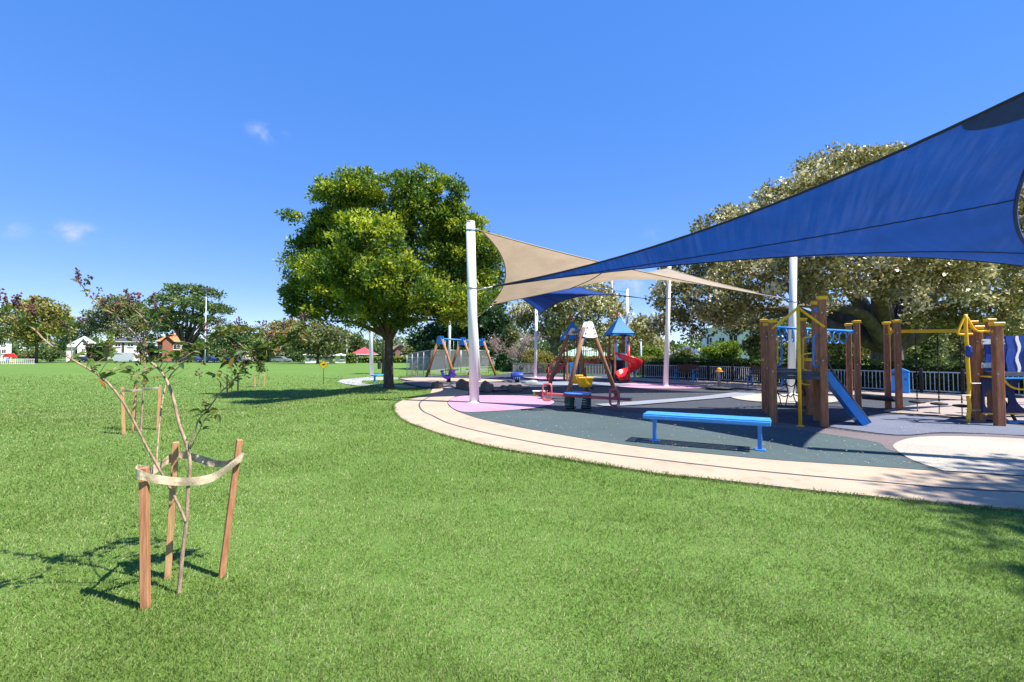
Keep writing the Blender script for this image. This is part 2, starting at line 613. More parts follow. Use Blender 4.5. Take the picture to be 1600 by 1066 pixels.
# ------------------------------------------------------------------ lawn
def lawn_material():
    m, nt, b = base_mat('lawn_turf')
    vec = coords(nt)
    f1 = ramp(nt, noise(nt, vec, 0.16, 4, 0.6), 0.3, 0.7)
    f2 = ramp(nt, noise(nt, vec, 1.3, 5, 0.65), 0.32, 0.7)
    f3 = noise(nt, vec, 34, 3, 0.75)
    c = mixc(nt, f1, (0.115, 0.215, 0.036, 1), (0.155, 0.265, 0.050, 1))
    c = mixc(nt, f2, c, (0.14, 0.235, 0.05, 1))
    c = mixc(nt, ramp(nt, f3, 0.35, 0.7), mixc(nt, 0.55, c, (0.07, 0.125, 0.024, 1)), c)
    dry = ramp(nt, noise(nt, vec, 5, 6, 0.75), 0.62, 0.8)
    mu = N(nt, 'ShaderNodeMath', operation='MULTIPLY'); mu.inputs[1].default_value = 0.35
    nt.links.new(dry, mu.inputs[0])
    c = mixc(nt, mu.outputs[0], c, (0.30, 0.33, 0.13, 1))
    nt.links.new(c, b.inputs['Base Color'])
    b.inputs['Roughness'].default_value = 0.9
    b.inputs['Specular IOR Level'].default_value = 0.12
    bump(nt, b, f3, 0.8, 0.02)
    return m
M_lawn = lawn_material()

ax = np.concatenate([-np.geomspace(900, 26, 22), np.arange(-25, 26, 1.0), np.geomspace(26, 900, 22)])
ay = np.concatenate([[-300, -80, -30, -12, -6, -3], np.arange(-1, 46, 1.0), np.geomspace(46, 1500, 26)])
gx, gy = np.meshgrid(ax, ay)
hz = np.vectorize(H)(gx, gy)
co = np.stack([gx.ravel(), gy.ravel(), hz.ravel()], 1)
nx, ny = len(ax), len(ay)
ii = (np.arange(ny - 1)[:, None] * nx + np.arange(nx - 1)[None, :]).ravel()
lawn = np_mesh('lawn', co, np.stack([ii, ii + 1, ii + nx + 1, ii + nx], 1), M_lawn, smooth=True)
tag(lawn, kind='structure')

# ------------------------------------------------------------------ path and play surfaces (outlines read off the picture, laid on the ground)
def g2(pts):
    out = []
    for (u, v) in pts:
        p = G(u, v)
        out.append((p.x, p.y))
    return out

def curve2(pts, per=5):
    return [(p.x, p.y) for p in smooth_line([Vector((a, b, 0)) for a, b in pts], per)]

OUT_PX = [(628, 627), (618, 632), (615.6, 639), (621, 649), (637, 661), (664, 671), (694, 681), (735, 692), (775, 701.5), (850, 714), (912, 724), (975, 734), (1037, 743.5), (1100, 750), (1200, 761.5),
          (1275, 770), (1350, 777.5), (1425, 785), (1500, 791.5), (1600, 799.5)]
IN_PX = [(1600, 748), (1530, 743.5), (1475, 740), (1390, 734), (1300, 728), (1200, 721), (1100, 711.5), (1037, 705.5), (944, 693), (881, 682.5), (819, 671.5), (756, 658), (725, 648.5), (708, 641), (699, 632), (703, 625), (712, 620)]
outer = curve2(g2(OUT_PX)) + [(9.5, 3.5), (16, 1.0)]
inner = [(17.5, 3.6), (10.5, 5.0)] + curve2(g2(IN_PX))
back_px = [(731, 617), (733, 612), (700, 606), (676, 608.5), (673, 614), (672, 618), (650, 623)]
path_poly = outer + inner + g2(back_px)
def concrete(name, col, dark):
    m, nt, b = base_mat(name)
    vec = coords(nt)
    f = ramp(nt, noise(nt, vec, 0.8, 6, 0.65), 0.3, 0.72)
    c = mixc(nt, f, rgb(col, 0.92), rgb(col, 1.06))
    f2 = ramp(nt, noise(nt, vec, 2.3, 7, 0.72), 0.52, 0.74)
    mu = N(nt, 'ShaderNodeMath', operation='MULTIPLY'); mu.inputs[1].default_value = 0.8
    nt.links.new(f2, mu.inputs[0])
    c = mixc(nt, mu.outputs[0], c, rgb(dark))
    g = noise(nt, vec, 130, 2, 0.7)
    c = mixc(nt, ramp(nt, g, 0.3, 0.7), mixc(nt, 0.25, c, rgb(dark, 0.7)), c)
    nt.links.new(c, b.inputs['Base Color'])
    b.inputs['Roughness'].default_value = 0.9
    b.inputs['Specular IOR Level'].default_value = 0.15
    bump(nt, b, g, 0.3, 0.004)
    return m
M_path = concrete('sandy_concrete', (0.46, 0.36, 0.26), (0.30, 0.205, 0.145))
M_pale = concrete('pale_concrete', (0.42, 0.41, 0.42), (0.28, 0.26, 0.25))
M_paving = concrete('tan_concrete', (0.38, 0.31, 0.27), (0.26, 0.21, 0.18))

# rubber base that fills the playground out to the fence
FENCE_PX = [(800, 584), (840, 585.5), (905, 586.5), (1005, 590.5), (1073, 593), (1107, 594.8), (1145, 597), (1190, 600), (1265, 604.5), (1340, 609.5), (1440, 614.5), (1505, 617.5)]
fence_pts = [G(*p) for p in FENCE_PX]
d_end = (fence_pts[-1] - fence_pts[-3]).normalized()
fence_pts += [fence_pts[-1] + d_end * 2.4, fence_pts[-1] + d_end * 4.8, fence_pts[-1] + d_end * 7.2]
far_line = [(p.x + 0.35, p.y + 0.35) for p in reversed(fence_pts)]
left_line = g2([(762, 587), (700, 586.5), (660, 587.5), (625, 590), (622, 594), (640, 600), (650, 605), (665, 608.5), (676, 609), (700, 606), (733, 612), (731, 617), (712, 620)])
base_poly = list(reversed(inner[2:])) + [(10.5, 5.05), (17.5, 3.65), (24.0, 8.0)] + far_line + left_line[:-1]
M_slate = rubber('slate_rubber', (0.042, 0.048, 0.060))
drape('rubber_play_surface', base_poly, 0.020, M_slate, 0.9)
path_o = drape('path', path_poly, 0.026, M_path, 0.6, side=0.04)

# the saw-cut joint down the middle of the path
JOINT_PX = [(676, 620), (664, 625), (656, 631), (656, 638), (662, 645), (675, 651), (700, 663), (756, 678), (850, 697), (881, 702), (944, 711), (1037, 722.5), (1100, 730), (1200, 741), (1375, 757), (1600, 773)]
jl = curve2(g2(JOINT_PX) + [(9.9, 4.35), (16.6, 2.45)], 6)
jm = MB()
for k in range(len(jl) - 1):
    a, b_ = Vector((jl[k][0], jl[k][1], 0)), Vector((jl[k + 1][0], jl[k + 1][1], 0))
    n_ = (b_ - a).normalized().cross(Vector((0, 0, 1))) * 0.021
    q = [a - n_, a + n_, b_ + n_, b_ - n_]
    jm.add([(p.x, p.y, H(p.x, p.y) + 0.031) for p in q], [(0, 1, 2, 3)])
M_joint = pm('joint_sealant', (0.07, 0.07, 0.09), 0.8)
jo = jm.build('joint', M_joint, path_o)

layer = [0.024]
def zone(name, px, mat, curved=True, step=0.9):
    layer[0] += 0.0025
    pts = g2(px)
    if curved:
        pts = curve2(pts + [pts[0]], 4)[:-1]
    return drape(name, pts, layer[0], mat, step)
M_teal = rubber('teal_rubber', (0.054, 0.080, 0.080))
M_pink = rubber('pink_rubber', (0.37, 0.21, 0.285))
M_brown = rubber('brown_rubber', (0.135, 0.108, 0.112))
M_tanr = rubber('tan_rubber', (0.30, 0.25, 0.215))
M_bluegrey = rubber('blue_grey_rubber', (0.115, 0.128, 0.168))
M_creamr = rubber('cream_rubber', (0.33, 0.305, 0.255))
M_lav = rubber('pale_and_sunlit_rubber', (0.20, 0.215, 0.255))  # pale rubber, also the colour that stands for a sunlit gap

teal_in = [(p[0], p[1]) for p in g2([(1475, 739.6), (1390, 733.4), (1300, 727.5), (1200, 720.5), (1100, 711), (1037, 705), (944, 692.5), (881, 682), (819, 671), (756, 657.5), (725, 648), (708, 640.8)])]
teal_poly = curve2(teal_in, 4) + curve2(g2([(760, 644), (880, 640), (1000, 648), (1100, 657), (1200, 667), (1290, 680), (1350, 690), (1392, 699), (1400, 712)]), 4)
layer[0] += 0.0025
drape('teal_rubber_zone', teal_poly, layer[0], M_teal, 0.7)
zone('brown_rubber_band', [(1060, 653), (1200, 661), (1300, 673), (1400, 684), (1475, 680), (1600, 684), (1600, 700), (1460, 692), (1412, 700), (1418, 712), (1385, 704), (1370, 694), (1300, 682), (1200, 668)], M_brown)
zone('blue_grey_rubber_zone', [(1290, 668), (1340, 657), (1400, 650), (1470, 655), (1600, 668), (1700, 690), (1600, 683), (1475, 678), (1400, 682)], M_bluegrey)
cream_poly = g2([(1475, 739.6)]) + curve2(g2([(1475, 739.6), (1425, 722), (1400, 706), (1397, 697), (1420, 688), (1460, 684.5), (1520, 685), (1600, 688.5), (1700, 696)]), 5)[1:] + [(14, 5.6), (10.6, 5.15)] + g2([(1600, 747.5), (1530, 743)])
layer[0] += 0.0025
drape('cream_rubber_zone', cream_poly, layer[0], M_creamr, 0.7)
zone('pink_rubber_zone', [(699.5, 632), (708.5, 640.4), (727, 646), (770, 644.5), (815, 641.5), (850, 637), (866, 630), (850, 622.5), (800, 619.5), (735, 619.5), (708, 623)], M_pink)
zone('pink_rubber_zone', [(960, 601), (1005, 599.5), (1060, 601.5), (1112, 606), (1075, 608.5), (1010, 608), (970, 605.5)], M_pink)
zone('pink_rubber_zone', [(815, 590.5), (860, 589.5), (890, 592), (850, 594)], M_pink)
zone('tan_rubber_zone', [(1420, 637), (1480, 628), (1600, 632), (1700, 650), (1700, 676), (1600, 664), (1500, 655), (1440, 650), (1380, 645)], M_tanr)
zone('cream_rubber_zone', [(1140, 622), (1180, 617), (1260, 619), (1320, 624), (1290, 632), (1210, 631), (1160, 627)], M_creamr)
zone('pale_and_sunlit_stripe', [(930, 634), (1000, 629), (1090, 622), (1150, 615), (1180, 617), (1140, 622.5), (1090, 627), (1000, 634.5), (950, 637)], M_lav)  # sun gap between the sail shadows, painted as a pale band
zone('pale_and_sunlit_stripe', [(790, 601), (850, 598), (930, 598.5), (985, 603), (940, 604.5), (850, 603)], M_lav)
zone('tan_concrete_strip', [(880, 588), (1005, 592.5), (1107, 597), (1190, 602), (1340, 612), (1500, 621), (1600, 625), (1600, 632), (1480, 626), (1340, 620), (1190, 611), (1100, 604), (1000, 597), (900, 592)], M_paving)
zone('brown_rubber_zone', [(628, 598), (660, 596), (690, 596.5), (704, 600.5), (692, 606), (665, 607), (640, 602)], M_brown)
zone('sand_concrete_strip', [(624, 593), (650, 591.5), (700, 592), (760, 594), (790, 597), (740, 598.5), (690, 597), (640, 596)], M_path)
zone('dark_rubber_zone', [(704, 603), (740, 599), (800, 600), (828, 606), (800, 611), (750, 613), (715, 609)], M_brown)

# pale path that loops off to the far sail post across the lawn
loop_px = [(527, 597), (533, 594), (548, 592), (562, 591), (572, 590), (590, 589.8), (610, 590), (622, 590.5), (622, 594), (600, 594), (580, 594.5), (566, 595), (564, 598), (575, 601), (600, 602), (630, 602.5), (650, 605), (640, 606.5), (600, 605), (560, 603), (540, 600.5)]
drape('pale_path', g2(loop_px), 0.022, M_pale, 0.8, side=0.03)

# worn bare edge of soil beside the path
zone_edge = None

# ------------------------------------------------------------------ blades of grass near the camera
M_blade = leafy('grass_blade', (0.10, 0.172, 0.027), (0.205, 0.285, 0.066), (0.47, 0.46, 0.23), 0.3, 0.55, 0.25, 1.2)
rng = np.random.default_rng(11)
path_poly_np = path_poly
base_poly_np = base_poly
def blades(y0, y1, dens0):
    """density falls with the square of the distance, so the sward looks equally fine at every distance"""
    n = int(2.4 * dens0 * 4.84 * math.log(y1 / y0))
    y = y0 * np.exp(rng.uniform(0, math.log(y1 / y0), n))
    x = rng.uniform(-1.2, 1.2, n) * y
    keep = ~in_poly(path_poly_np, x, y) & ~in_poly(base_poly_np, x, y)
    k = np.sin(x * 2.1 + 1.3 * np.sin(y * 1.7)) * np.sin(y * 2.7 + 1.1 * np.sin(x * 1.9))
    keep &= rng.uniform(0, 1, n) < 0.85 + 0.15 * k
    weight = np.clip((y1 - y) / (y1 - 14.0), 0, 1)
    keep &= rng.uniform(0, 1, n) < weight
    x, y = x[keep], y[keep]
    return x, y, 0.021 + 0.0017 * y, 0.00055 * y + 0.0003
sets = [blades(1.75, 46.0, 23000)]
# longer tufts along the path edge
ex, ey = [], []
for k in range(len(outer) - 3):
    a, b_ = Vector(outer[k]), Vector(outer[k + 1])
    L = (b_ - a).length
    nrm = Vector(((b_ - a).y, -(b_ - a).x)).normalized()
    for _ in range(int(L * 420)):
        p = a.lerp(b_, rnd.random()) - nrm * rnd.gauss(-0.012, 0.022)
        ex.append(p.x); ey.append(p.y)
ex = np.array(ex); ey = np.array(ey)
sets.append((ex, ey, np.full(len(ex), 0.058), np.full(len(ex), 0.0035)))
X = np.concatenate([s[0] for s in sets]); Y = np.concatenate([s[1] for s in sets])
Ln = np.concatenate([s[2] for s in sets]); Wd = np.concatenate([s[3] for s in sets])
nB = len(X)
Ln = Ln * rng.uniform(0.55, 1.35, nB)
fld = np.zeros(nB)
for q_ in range(26):                      # uneven sward: dry and lush patches of every size
    wl = 0.18 * 1.27 ** q_ if q_ < 16 else rng.uniform(.5, 6)
    th = rng.uniform(0, 6.28); ph_ = rng.uniform(0, 6.28)
    fld += np.sin((X * np.cos(th) + Y * np.sin(th)) * 6.28 / wl + ph_ + 1.5 * np.sin((X * np.sin(th) - Y * np.cos(th)) * 3.9 / wl))
fld /= 3.6
tone = np.clip(rng.beta(0.9, 2.2, nB) + 0.10 + 0.11 * fld, 0, 1)
Ln = Ln * np.clip(1 - 0.15 * fld, .5, 1.5)
az = rng.uniform(0, 2 * np.pi, nB)
lean = rng.uniform(0.25, 1.1, nB)
hx = np.cos(az) * np.sin(lean); hy = np.sin(az) * np.sin(lean); hzv = np.cos(lean)
sx, sy = -np.sin(az + rng.uniform(-.6, .6, nB)), np.cos(az)
zb = np.array([H(a, b) for a, b in zip(X, Y)]) - 0.002
v0 = np.stack([X - sx * Wd, Y - sy * Wd, zb], 1)
v1 = np.stack([X + sx * Wd, Y + sy * Wd, zb], 1)
v2 = np.stack([X + hx * Ln * .55 + sx * Wd * .7, Y + hy * Ln * .55 + sy * Wd * .7, zb + hzv * Ln * .62], 1)
v3 = np.stack([X + hx * Ln * 1.1, Y + hy * Ln * 1.1, zb + hzv * Ln * .95], 1)
co = np.stack([v0, v1, v2, v3], 1).reshape(-1, 3)
go = np_mesh('grass_blades', co, np.arange(nB * 4).reshape(-1, 4), M_blade, attr=tone)
tag(go, 'short mown green grass blades covering the near lawn', 'grass', kind='stuff')

# pale leaf litter and bark flakes scattered on the rubber
M_litter = leafy('dry_leaf_litter', (0.45, 0.36, 0.22), (0.62, 0.55, 0.42), (0.3, 0.2, 0.12), 0.1)
cx, cy, cs = [], [], []
while len(cx) < 1500:
    p = G(rnd.uniform(700, 1620), 612 + 130 * rnd.random() ** 1.2)
    if in_poly(base_poly, [p.x], [p.y])[0] and not in_poly(path_poly, [p.x], [p.y])[0]:
        cx.append(p.x); cy.append(p.y); cs.append(rnd.choice([.006, .008, .010, .014, .02]) * (0.6 + p.y / 14))
nL = len(cx); cx = np.array(cx); cy = np.array(cy); cs = np.array(cs)
an = rng.uniform(0, 6.28, nL)
dx, dy = np.cos(an) * cs, np.sin(an) * cs
z = np.array([H(a, b) for a, b in zip(cx, cy)]) + layer[0] + 0.008
q = np.stack([np.stack([cx - dx, cy - dy, z], 1), np.stack([cx + dy * .4, cy - dx * .4, z + .004], 1), np.stack([cx + dx, cy + dy, z + .002], 1), np.stack([cx - dy * .4, cy + dx * .4, z + .005], 1)], 1).reshape(-1, 3)
lo = np_mesh('leaf_litter', q, np.arange(nL * 4).reshape(-1, 4), M_litter, attr=rng.uniform(0, .8, nL))
tag(lo, 'small dry leaves strewn over the dark rubber surface', 'leaf litter', kind='stuff')
M_tanhem = pm('tan_hem', (0.36, 0.27, 0.18), .8, .1, 8)
# ------------------------------------------------------------------ white sail posts
def sail_post(label, base, top, r0, r1, bands=(), name='sail_post'):
    t = thing(name, label, 'post', base, 0, 'white steel posts that hold the shade sails')
    a = Vector((0, 0, -0.1)); b = Vector(top) - Vector(base)
    d = b.normalized()
    MB().tube([a, b], [r0, r1], 20).build('shaft', M_white, t)
    MB().tube([b + d * .001, b + d * .03, b + d * .045], [r1 * 1.03, r1 * 1.03, r1 * .6], 20).build('cap', M_white, t)
    MB().lathe([(r0 * 1.5, 0.0), (r0 * 1.5, .045), (r0 * 1.06, .05), (r0 * 1.06, .07)], n=20).build('base_plate', M_white, t)
    for h in bands:
        q = a.lerp(b, h)
        MB().tube([q - d * .03, q + d * .03], [r0 * 1.03 + (r1 - r0) * h] * 2, 20).build('clamp_band', M_blue if h > .9 else M_rope, t)
    return t
B1 = G(741.5, 630.5); T1 = P(735, 348, B1.y - .05)
B2 = G(581, 593); T2 = P(577, 425, B2.y)
B3 = G(836.5, 590.5); T3 = P(838, 482, B3.y)
B4 = G(1040, 604.5); T4 = P(1046, 412, B4.y)
B5 = G(1236.5, 617.5); T5 = P(1240, 381, B5.y)
B6 = G(979, 593); T6 = P(980, 452, B6.y)
BS = G(748.5, 598); TS = P(741, 470, BS.y)
B7 = G(701, 586); T7 = P(703.5, 470, B7.y)
sail_post('nearest thick white sail post, standing on the pink patch by the path', B1, T1, .148, .14, (.955, .64))
sail_post('white post standing on a pale pad left of the park tree trunk', B2, T2, .15, .14)
sail_post('thin white post under the hanging corner of the small blue sail', B3, T3, .10, .09)
sail_post('white post on the pink patch between spiral slide and roundabout', B4, T4, .12, .085, (.72,))
sail_post('white post behind the timber tower under the big blue sail', B5, T5, .135, .12, (.62,))
sail_post('white post rising behind the roofed tower with the spiral slide', B6, T6, .09, .08)
sail_post('white post half hidden behind the nearest thick post', BS, TS, .12, .10)
sail_post('white post standing behind the blue-capped swing frame', B7, T7, .11, .09)
BB = Vector((8.0, 5.96, 0)); TB = Vector((8.12, 5.88, 5.62))
BC = Vector((16.5, 12.75, 0)); TC = Vector((16.6, 12.8, 4.0))
sail_post('tall white post outside the right edge at the high sail corner', BB, TB, .13, .12)
sail_post('white post outside the right edge at the low sail corner', BC, TC, .13, .12)

# ------------------------------------------------------------------ shade sails
def bowed(a, b, towards, f, n):
    a, b, c = Vector(a), Vector(b), Vector(towards)
    mid = (a + b) / 2
    inn = (c - mid)
    e = (b - a).normalized()
    inn = inn - e * inn.dot(e)
    inn.normalize()
    L = (b - a).length
    return [a.lerp(b, i / n) + inn * (4 * f * L * (i / n) * (1 - i / n)) for i in range(n + 1)]

def sheet(t, name, pts, nu, nv, mat):
    co = np.array([tuple(Vector(p) - Vector(t.location)) for row in pts for p in row])
    ii = (np.arange(nu)[:, None] * (nv + 1) + np.arange(nv)[None, :]).ravel()
    return np_mesh(name, co, np.stack([ii, ii + 1, ii + nv + 2, ii + nv + 1], 1), mat, t, smooth=True)

def rope(name, label, a, b, r=.012, mat=None, shackle=True):
    t = thing(name, label, 'rope', a, 0, 'ropes that tie sail corners to posts')
    MB().tube([a, b], r, 6).build('cable', mat or M_rope, t, world=True)
    if shackle:
        d = (Vector(b) - Vector(a)); L = d.length
        MB().tube([Vector(a).lerp(Vector(b), .35), Vector(a).lerp(Vector(b), .35 + min(.25, .22 / L))], r * 2.2, 8).build('turnbuckle', M_grey, t, world=True)
    return t

# --- big blue triangular sail
A = P(771, 447.5, B1.y - .02)
Bc = Vector((7.86, 6.02, 5.48))
Cc = Vector((16.0, 12.6, 3.58))
n = 130
AB = bowed(A, Bc, Cc, .08, n)
AC = bowed(A, Cc, Bc, .105, n)
nv = 56
BCe = bowed(Bc, Cc, A, .105, nv)
def tri(tt, s):
    i = min(n - 1, int(tt * n)); f = tt * n - i
    p = AB[i].lerp(AB[i + 1], f); q = AC[i].lerp(AC[i + 1], f)
    j = min(nv - 1, int(s * nv)); g = s * nv - j
    corr = BCe[j].lerp(BCe[j + 1], g) - Bc.lerp(Cc, s)
    out = p.lerp(q, s) + corr * (tt ** 2.2)
    out.z += .0035 * math.sin(tt * 165 + 2.5 * math.sin(s * 4)) * min(1, tt * 3) * (0.4 + 0.6 * math.sin(3.1 * s) ** 2)
    out.z -= 0.35 * (4 * s * (1 - s)) * tt * (1 - tt) * 2
    return out
sail = thing('shade_sail', 'large blue triangular shade sail stretching in from the right edge', 'shade sail', A)
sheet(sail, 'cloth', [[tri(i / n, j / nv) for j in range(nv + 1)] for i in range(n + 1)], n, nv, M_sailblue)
down = Vector((0, 0, -.012))
for s in (.36, .70):
    MB().tube([tri(i / n, s) + down for i in range(1, n + 1)], .014, 5).build('seam', M_hem, sail, world=True)
for edge, nm in (([tri(i / n, 0) for i in range(n + 1)], 'hem'), ([tri(i / n, 1) for i in range(n + 1)], 'hem')):
    MB().tube(edge, .028, 6).build(nm, M_hem, sail, world=True)
MB().tube([tri(1, j / nv) for j in range(nv + 1)], .035, 6).build('hem', M_sailpatch, sail, world=True)
pp = []
for i in range(13):
    an = math.pi / 2 * i / 12
    row = []
    for j in range(11):
        q = j / 10
        row.append(tri(1 - .115 * q * math.cos(an), max(0, .075 * q * math.sin(an))) + Vector((0, 0, -.02)))
    pp.append(row)
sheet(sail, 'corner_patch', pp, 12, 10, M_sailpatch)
rope('sail_rope', 'steel rope from the big blue sail corner to the nearest white post', P(743, 454, B1.y), A, .014)
rope('sail_rope', 'short rope at the high corner of the big blue sail outside the right edge', TB - Vector((0, 0, .1)), Bc, .014)
rope('sail_rope', 'short rope at the low corner of the big blue sail outside the right edge', TC - Vector((0, 0, .3)), Cc, .014)

def coons(c, bows, n, m, belly=0.0):
    """c: four corners in order; bows: inward bow of the edges 01, 12, 23, 30"""
    cen = (c[0] + c[1] + c[2] + c[3]) / 4
    e01 = bowed(c[0], c[1], cen, bows[0], n); e32 = bowed(c[3], c[2], cen, bows[2], n)
    e03 = bowed(c[0], c[3], cen, bows[3], m); e12 = bowed(c[1], c[2], cen, bows[1], m)
    out = []
    for i in range(n + 1):
        u = i / n; row = []
        for j in range(m + 1):
            v = j / m
            p = e01[i] * (1 - v) + e32[i] * v + e03[j] * (1 - u) + e12[j] * u
            p = p - (c[0] * (1 - u) * (1 - v) + c[1] * u * (1 - v) + c[2] * u * v + c[3] * (1 - u) * v)
            row.append(p)
        out.append(row)
    return out

def sail4(label, c, bows, mat, seams=(.5,), seam_dir=0):
    n, m = 32, 32
    g = coons([Vector(q) for q in c], bows, n, m)
    t = thing('shade_sail', label, 'shade sail', c[0])
    sheet(t, 'cloth', g, n, m, mat)
    for s in seams:
        k = int(s * n)
        line = [g[k][j] for j in range(m + 1)] if seam_dir == 0 else [g[i][k] for i in range(n + 1)]
        MB().tube([p + down for p in line], .016, 5).build('seam', M_hem, t, world=True)
    for line in ([g[i][0] for i in range(n + 1)], [g[i][m] for i in range(n + 1)], [g[0][j] for j in range(m + 1)], [g[n][j] for j in range(m + 1)]):
        MB().tube(line, .022, 6).build('hem', M_hem if mat is M_sailblue else M_tanhem, t, world=True)
    return t, g
# --- beige sail: high at the near post and the far post, low at the other two
q0 = P(752, 361, B1.y + .1); q1 = P(1044, 420, B4.y - .25); 
qa = P(765, 477, 19.5); qb = P(1222, 466, B5.y)
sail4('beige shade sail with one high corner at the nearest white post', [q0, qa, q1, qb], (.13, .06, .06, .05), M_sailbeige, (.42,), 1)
rope('sail_rope', 'rope from the beige sail top corner to the top of the nearest post', P(741, 357, B1.y), q0, .014)
rope('sail_rope', 'short rope from the beige sail to the post by the roundabout', P(1046, 417, B4.y), q1, .012)
rope('sail_rope', 'rope from the beige sail to the post behind the timber tower', P(1237, 469, B5.y), qb, .014, M_cream)
# --- small blue sail further back
s0 = P(798, 456, 25.2); s1 = P(845, 489.5, B3.y - .3); s2 = P(996, 465, 23.0); s3 = P(893, 443, 29.5)
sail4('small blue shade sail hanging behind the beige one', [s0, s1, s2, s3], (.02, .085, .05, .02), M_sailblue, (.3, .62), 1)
rope('sail_rope', 'rope from the small blue sail back to the half hidden post', P(744, 497, BS.y), s0, .015, M_white)
rope('sail_rope', 'short rope from the small blue sail to the thin white post', P(838, 485, B3.y), s1, .014)
rope('sail_rope', 'dark rope from the small blue sail to the post by the roundabout', P(1041, 472, B4.y), s2, .018, M_hem)
rope('sail_rope', 'light blue rope from the small blue sail to the post behind the tower', P(980, 457, B6.y), s3, .02, M_blue)
# ------------------------------------------------------------------ leaves and trees
def leaf_cloud(centres, tones, per, spread, length, aspect, seed, up=0.35, flat=0.75):
    r = np.random.default_rng(seed)
    C = np.repeat(np.asarray(centres, dtype=float), per, axis=0)
    T = np.repeat(np.asarray(tones, dtype=float), per)
    n = len(C)
    if hasattr(spread, '__len__'):
        S = np.repeat(np.asarray(spread, dtype=float), per)[:, None]
    else:
        S = spread
    g = r.normal(0, 1, (n, 3))
    rad = np.cbrt(r.uniform(0.05, 1, n))[:, None]
    off = g / np.linalg.norm(g, axis=1, keepdims=True) * rad * np.array([1, 1, flat])
    p = C + off * S
    d = off * 0.7 + r.normal(0, .55, (n, 3)) + np.array([0, 0, up])
    d /= np.linalg.norm(d, axis=1, keepdims=True)
    a = r.normal(0, 1, (n, 3))
    s = np.cross(d, a); s /= np.linalg.norm(s, axis=1, keepdims=True)
    nrm = np.cross(s, d)
    L = (length * r.uniform(0.6, 1.3, n))[:, None]
    W = L * aspect
    v = np.stack([p, p + d * L * .45 + s * W + nrm * L * .06, p + d * L - nrm * L * .06, p + d * L * .45 - s * W + nrm * L * .06], 1).reshape(-1, 3)
    tone = np.clip(T + r.uniform(-.25, .25, n), 0, 1)
    return v, tone

def make_tree(name, label, base, lobes, leaf_mat, bark_mat, n_clump, per, leaf, clump_r, trunk_h, trunk_r, seed, limbs=9, twigs=40, group=None, aspect=0.28, fork=None, flat=0.75, shell=0.55, lean=(0, 0), cat='tree', up=0.35, tone_pow=1.6, under=0.35):
    """lobes: list of (x, y, z, rx, ry, rz) relative to the base"""
    r = random.Random(seed)
    t = thing(name, label, cat, base, 0, group)
    wts = [l[3] * l[5] + l[4] * l[3] for l in lobes]
    cents, tones, spr = [], [], []
    guard = 0
    while len(cents) < n_clump and guard < n_clump * 30:
        guard += 1
        l = r.choices(lobes, wts)[0]
        d = Vector((r.gauss(0, 1), r.gauss(0, 1), r.gauss(0, 1))).normalized()
        if d.z < -0.35 and r.random() > under:
            continue
        rho = 1.0 - shell * r.random() ** 1.5
        c = Vector((l[0] + d.x * l[3] * rho, l[1] + d.y * l[4] * rho, l[2] + d.z * l[5] * rho))
        deep = False
        for m in lobes:
            if m is not l:
                q = ((c.x - m[0]) / m[3]) ** 2 + ((c.y - m[1]) / m[4]) ** 2 + ((c.z - m[2]) / m[5]) ** 2
                if q < 0.30:
                    deep = True
        if deep and r.random() < 0.75:
            continue
        cents.append(c); tones.append(r.random() ** tone_pow); spr.append(clump_r * r.uniform(0.55, 1.35))
    v, tone = leaf_cloud([tuple(c) for c in cents], tones, per, spr, leaf, aspect, seed, up, flat)
    crown = np_mesh('crown', v, np.arange(len(v)).reshape(-1, 4), leaf_mat, t, tone)
    # trunk with limbs reaching into the crown
    mb = MB()
    top = Vector((lean[0], lean[1], trunk_h))
    pts = [Vector((0, 0, -0.15)), Vector((0, 0, 0.12)), Vector((lean[0] * .25, lean[1] * .25, trunk_h * .33)), Vector((lean[0] * .6, lean[1] * .6, trunk_h * .68)), top]
    rr = [trunk_r * 1.5, trunk_r * 1.2, trunk_r, trunk_r * .92, trunk_r * .86]
    mb.tube(smooth_line(pts, 3), list(np.interp(np.linspace(0, 4, 13), range(5), rr)), 10)
    nodes = []
    targets = []
    if fork:
        targets = [Vector(f) for f in fork]
    pool = list(cents)
    r.shuffle(pool)
    while len(targets) < limbs and pool:
        best, bd = None, -1
        for c in pool[:60]:
            dd = min([(c - q).length for q in targets] + [99])
            if dd > bd:
                best, bd = c, dd
        targets.append(best); pool.remove(best)
    for tg in targets:
        s0 = top.lerp(Vector((lean[0] * .6, lean[1] * .6, trunk_h * .68)), r.random() * .7)
        tg2 = s0.lerp(tg, 0.92)
        mid = s0.lerp(tg2, 0.42) + Vector((r.uniform(-.1, .1), r.uniform(-.1, .1), 0.10)) * (tg - s0).length
        mid2 = s0.lerp(tg2, 0.75) + Vector((r.uniform(-.08, .08), r.uniform(-.08, .08), 0.06)) * (tg - s0).length
        ln = smooth_line([s0, mid, mid2, tg2], 5)
        r0 = trunk_r * r.uniform(.42, .62)
        mb.tube(ln, list(np.linspace(r0, r0 * .14, len(ln))), 7)
        nodes += [(p, r0 * (1 - .86 * i / len(ln))) for i, p in enumerate(ln)][3:]
    for c in r.sample(cents, min(twigs, len(cents))):
        p, r0 = min(nodes, key=lambda q: (q[0] - c).length) if nodes else (top, trunk_r)
        m = p.lerp(c, .5) + Vector((r.uniform(-.12, .12), r.uniform(-.12, .12), r.uniform(0, .12))) * (c - p).length
        mb.tube([p, m, c], [r0 * .5, r0 * .34, r0 * .1], 5)
    mb.build('trunk', bark_mat, t, fix=False)
    return t

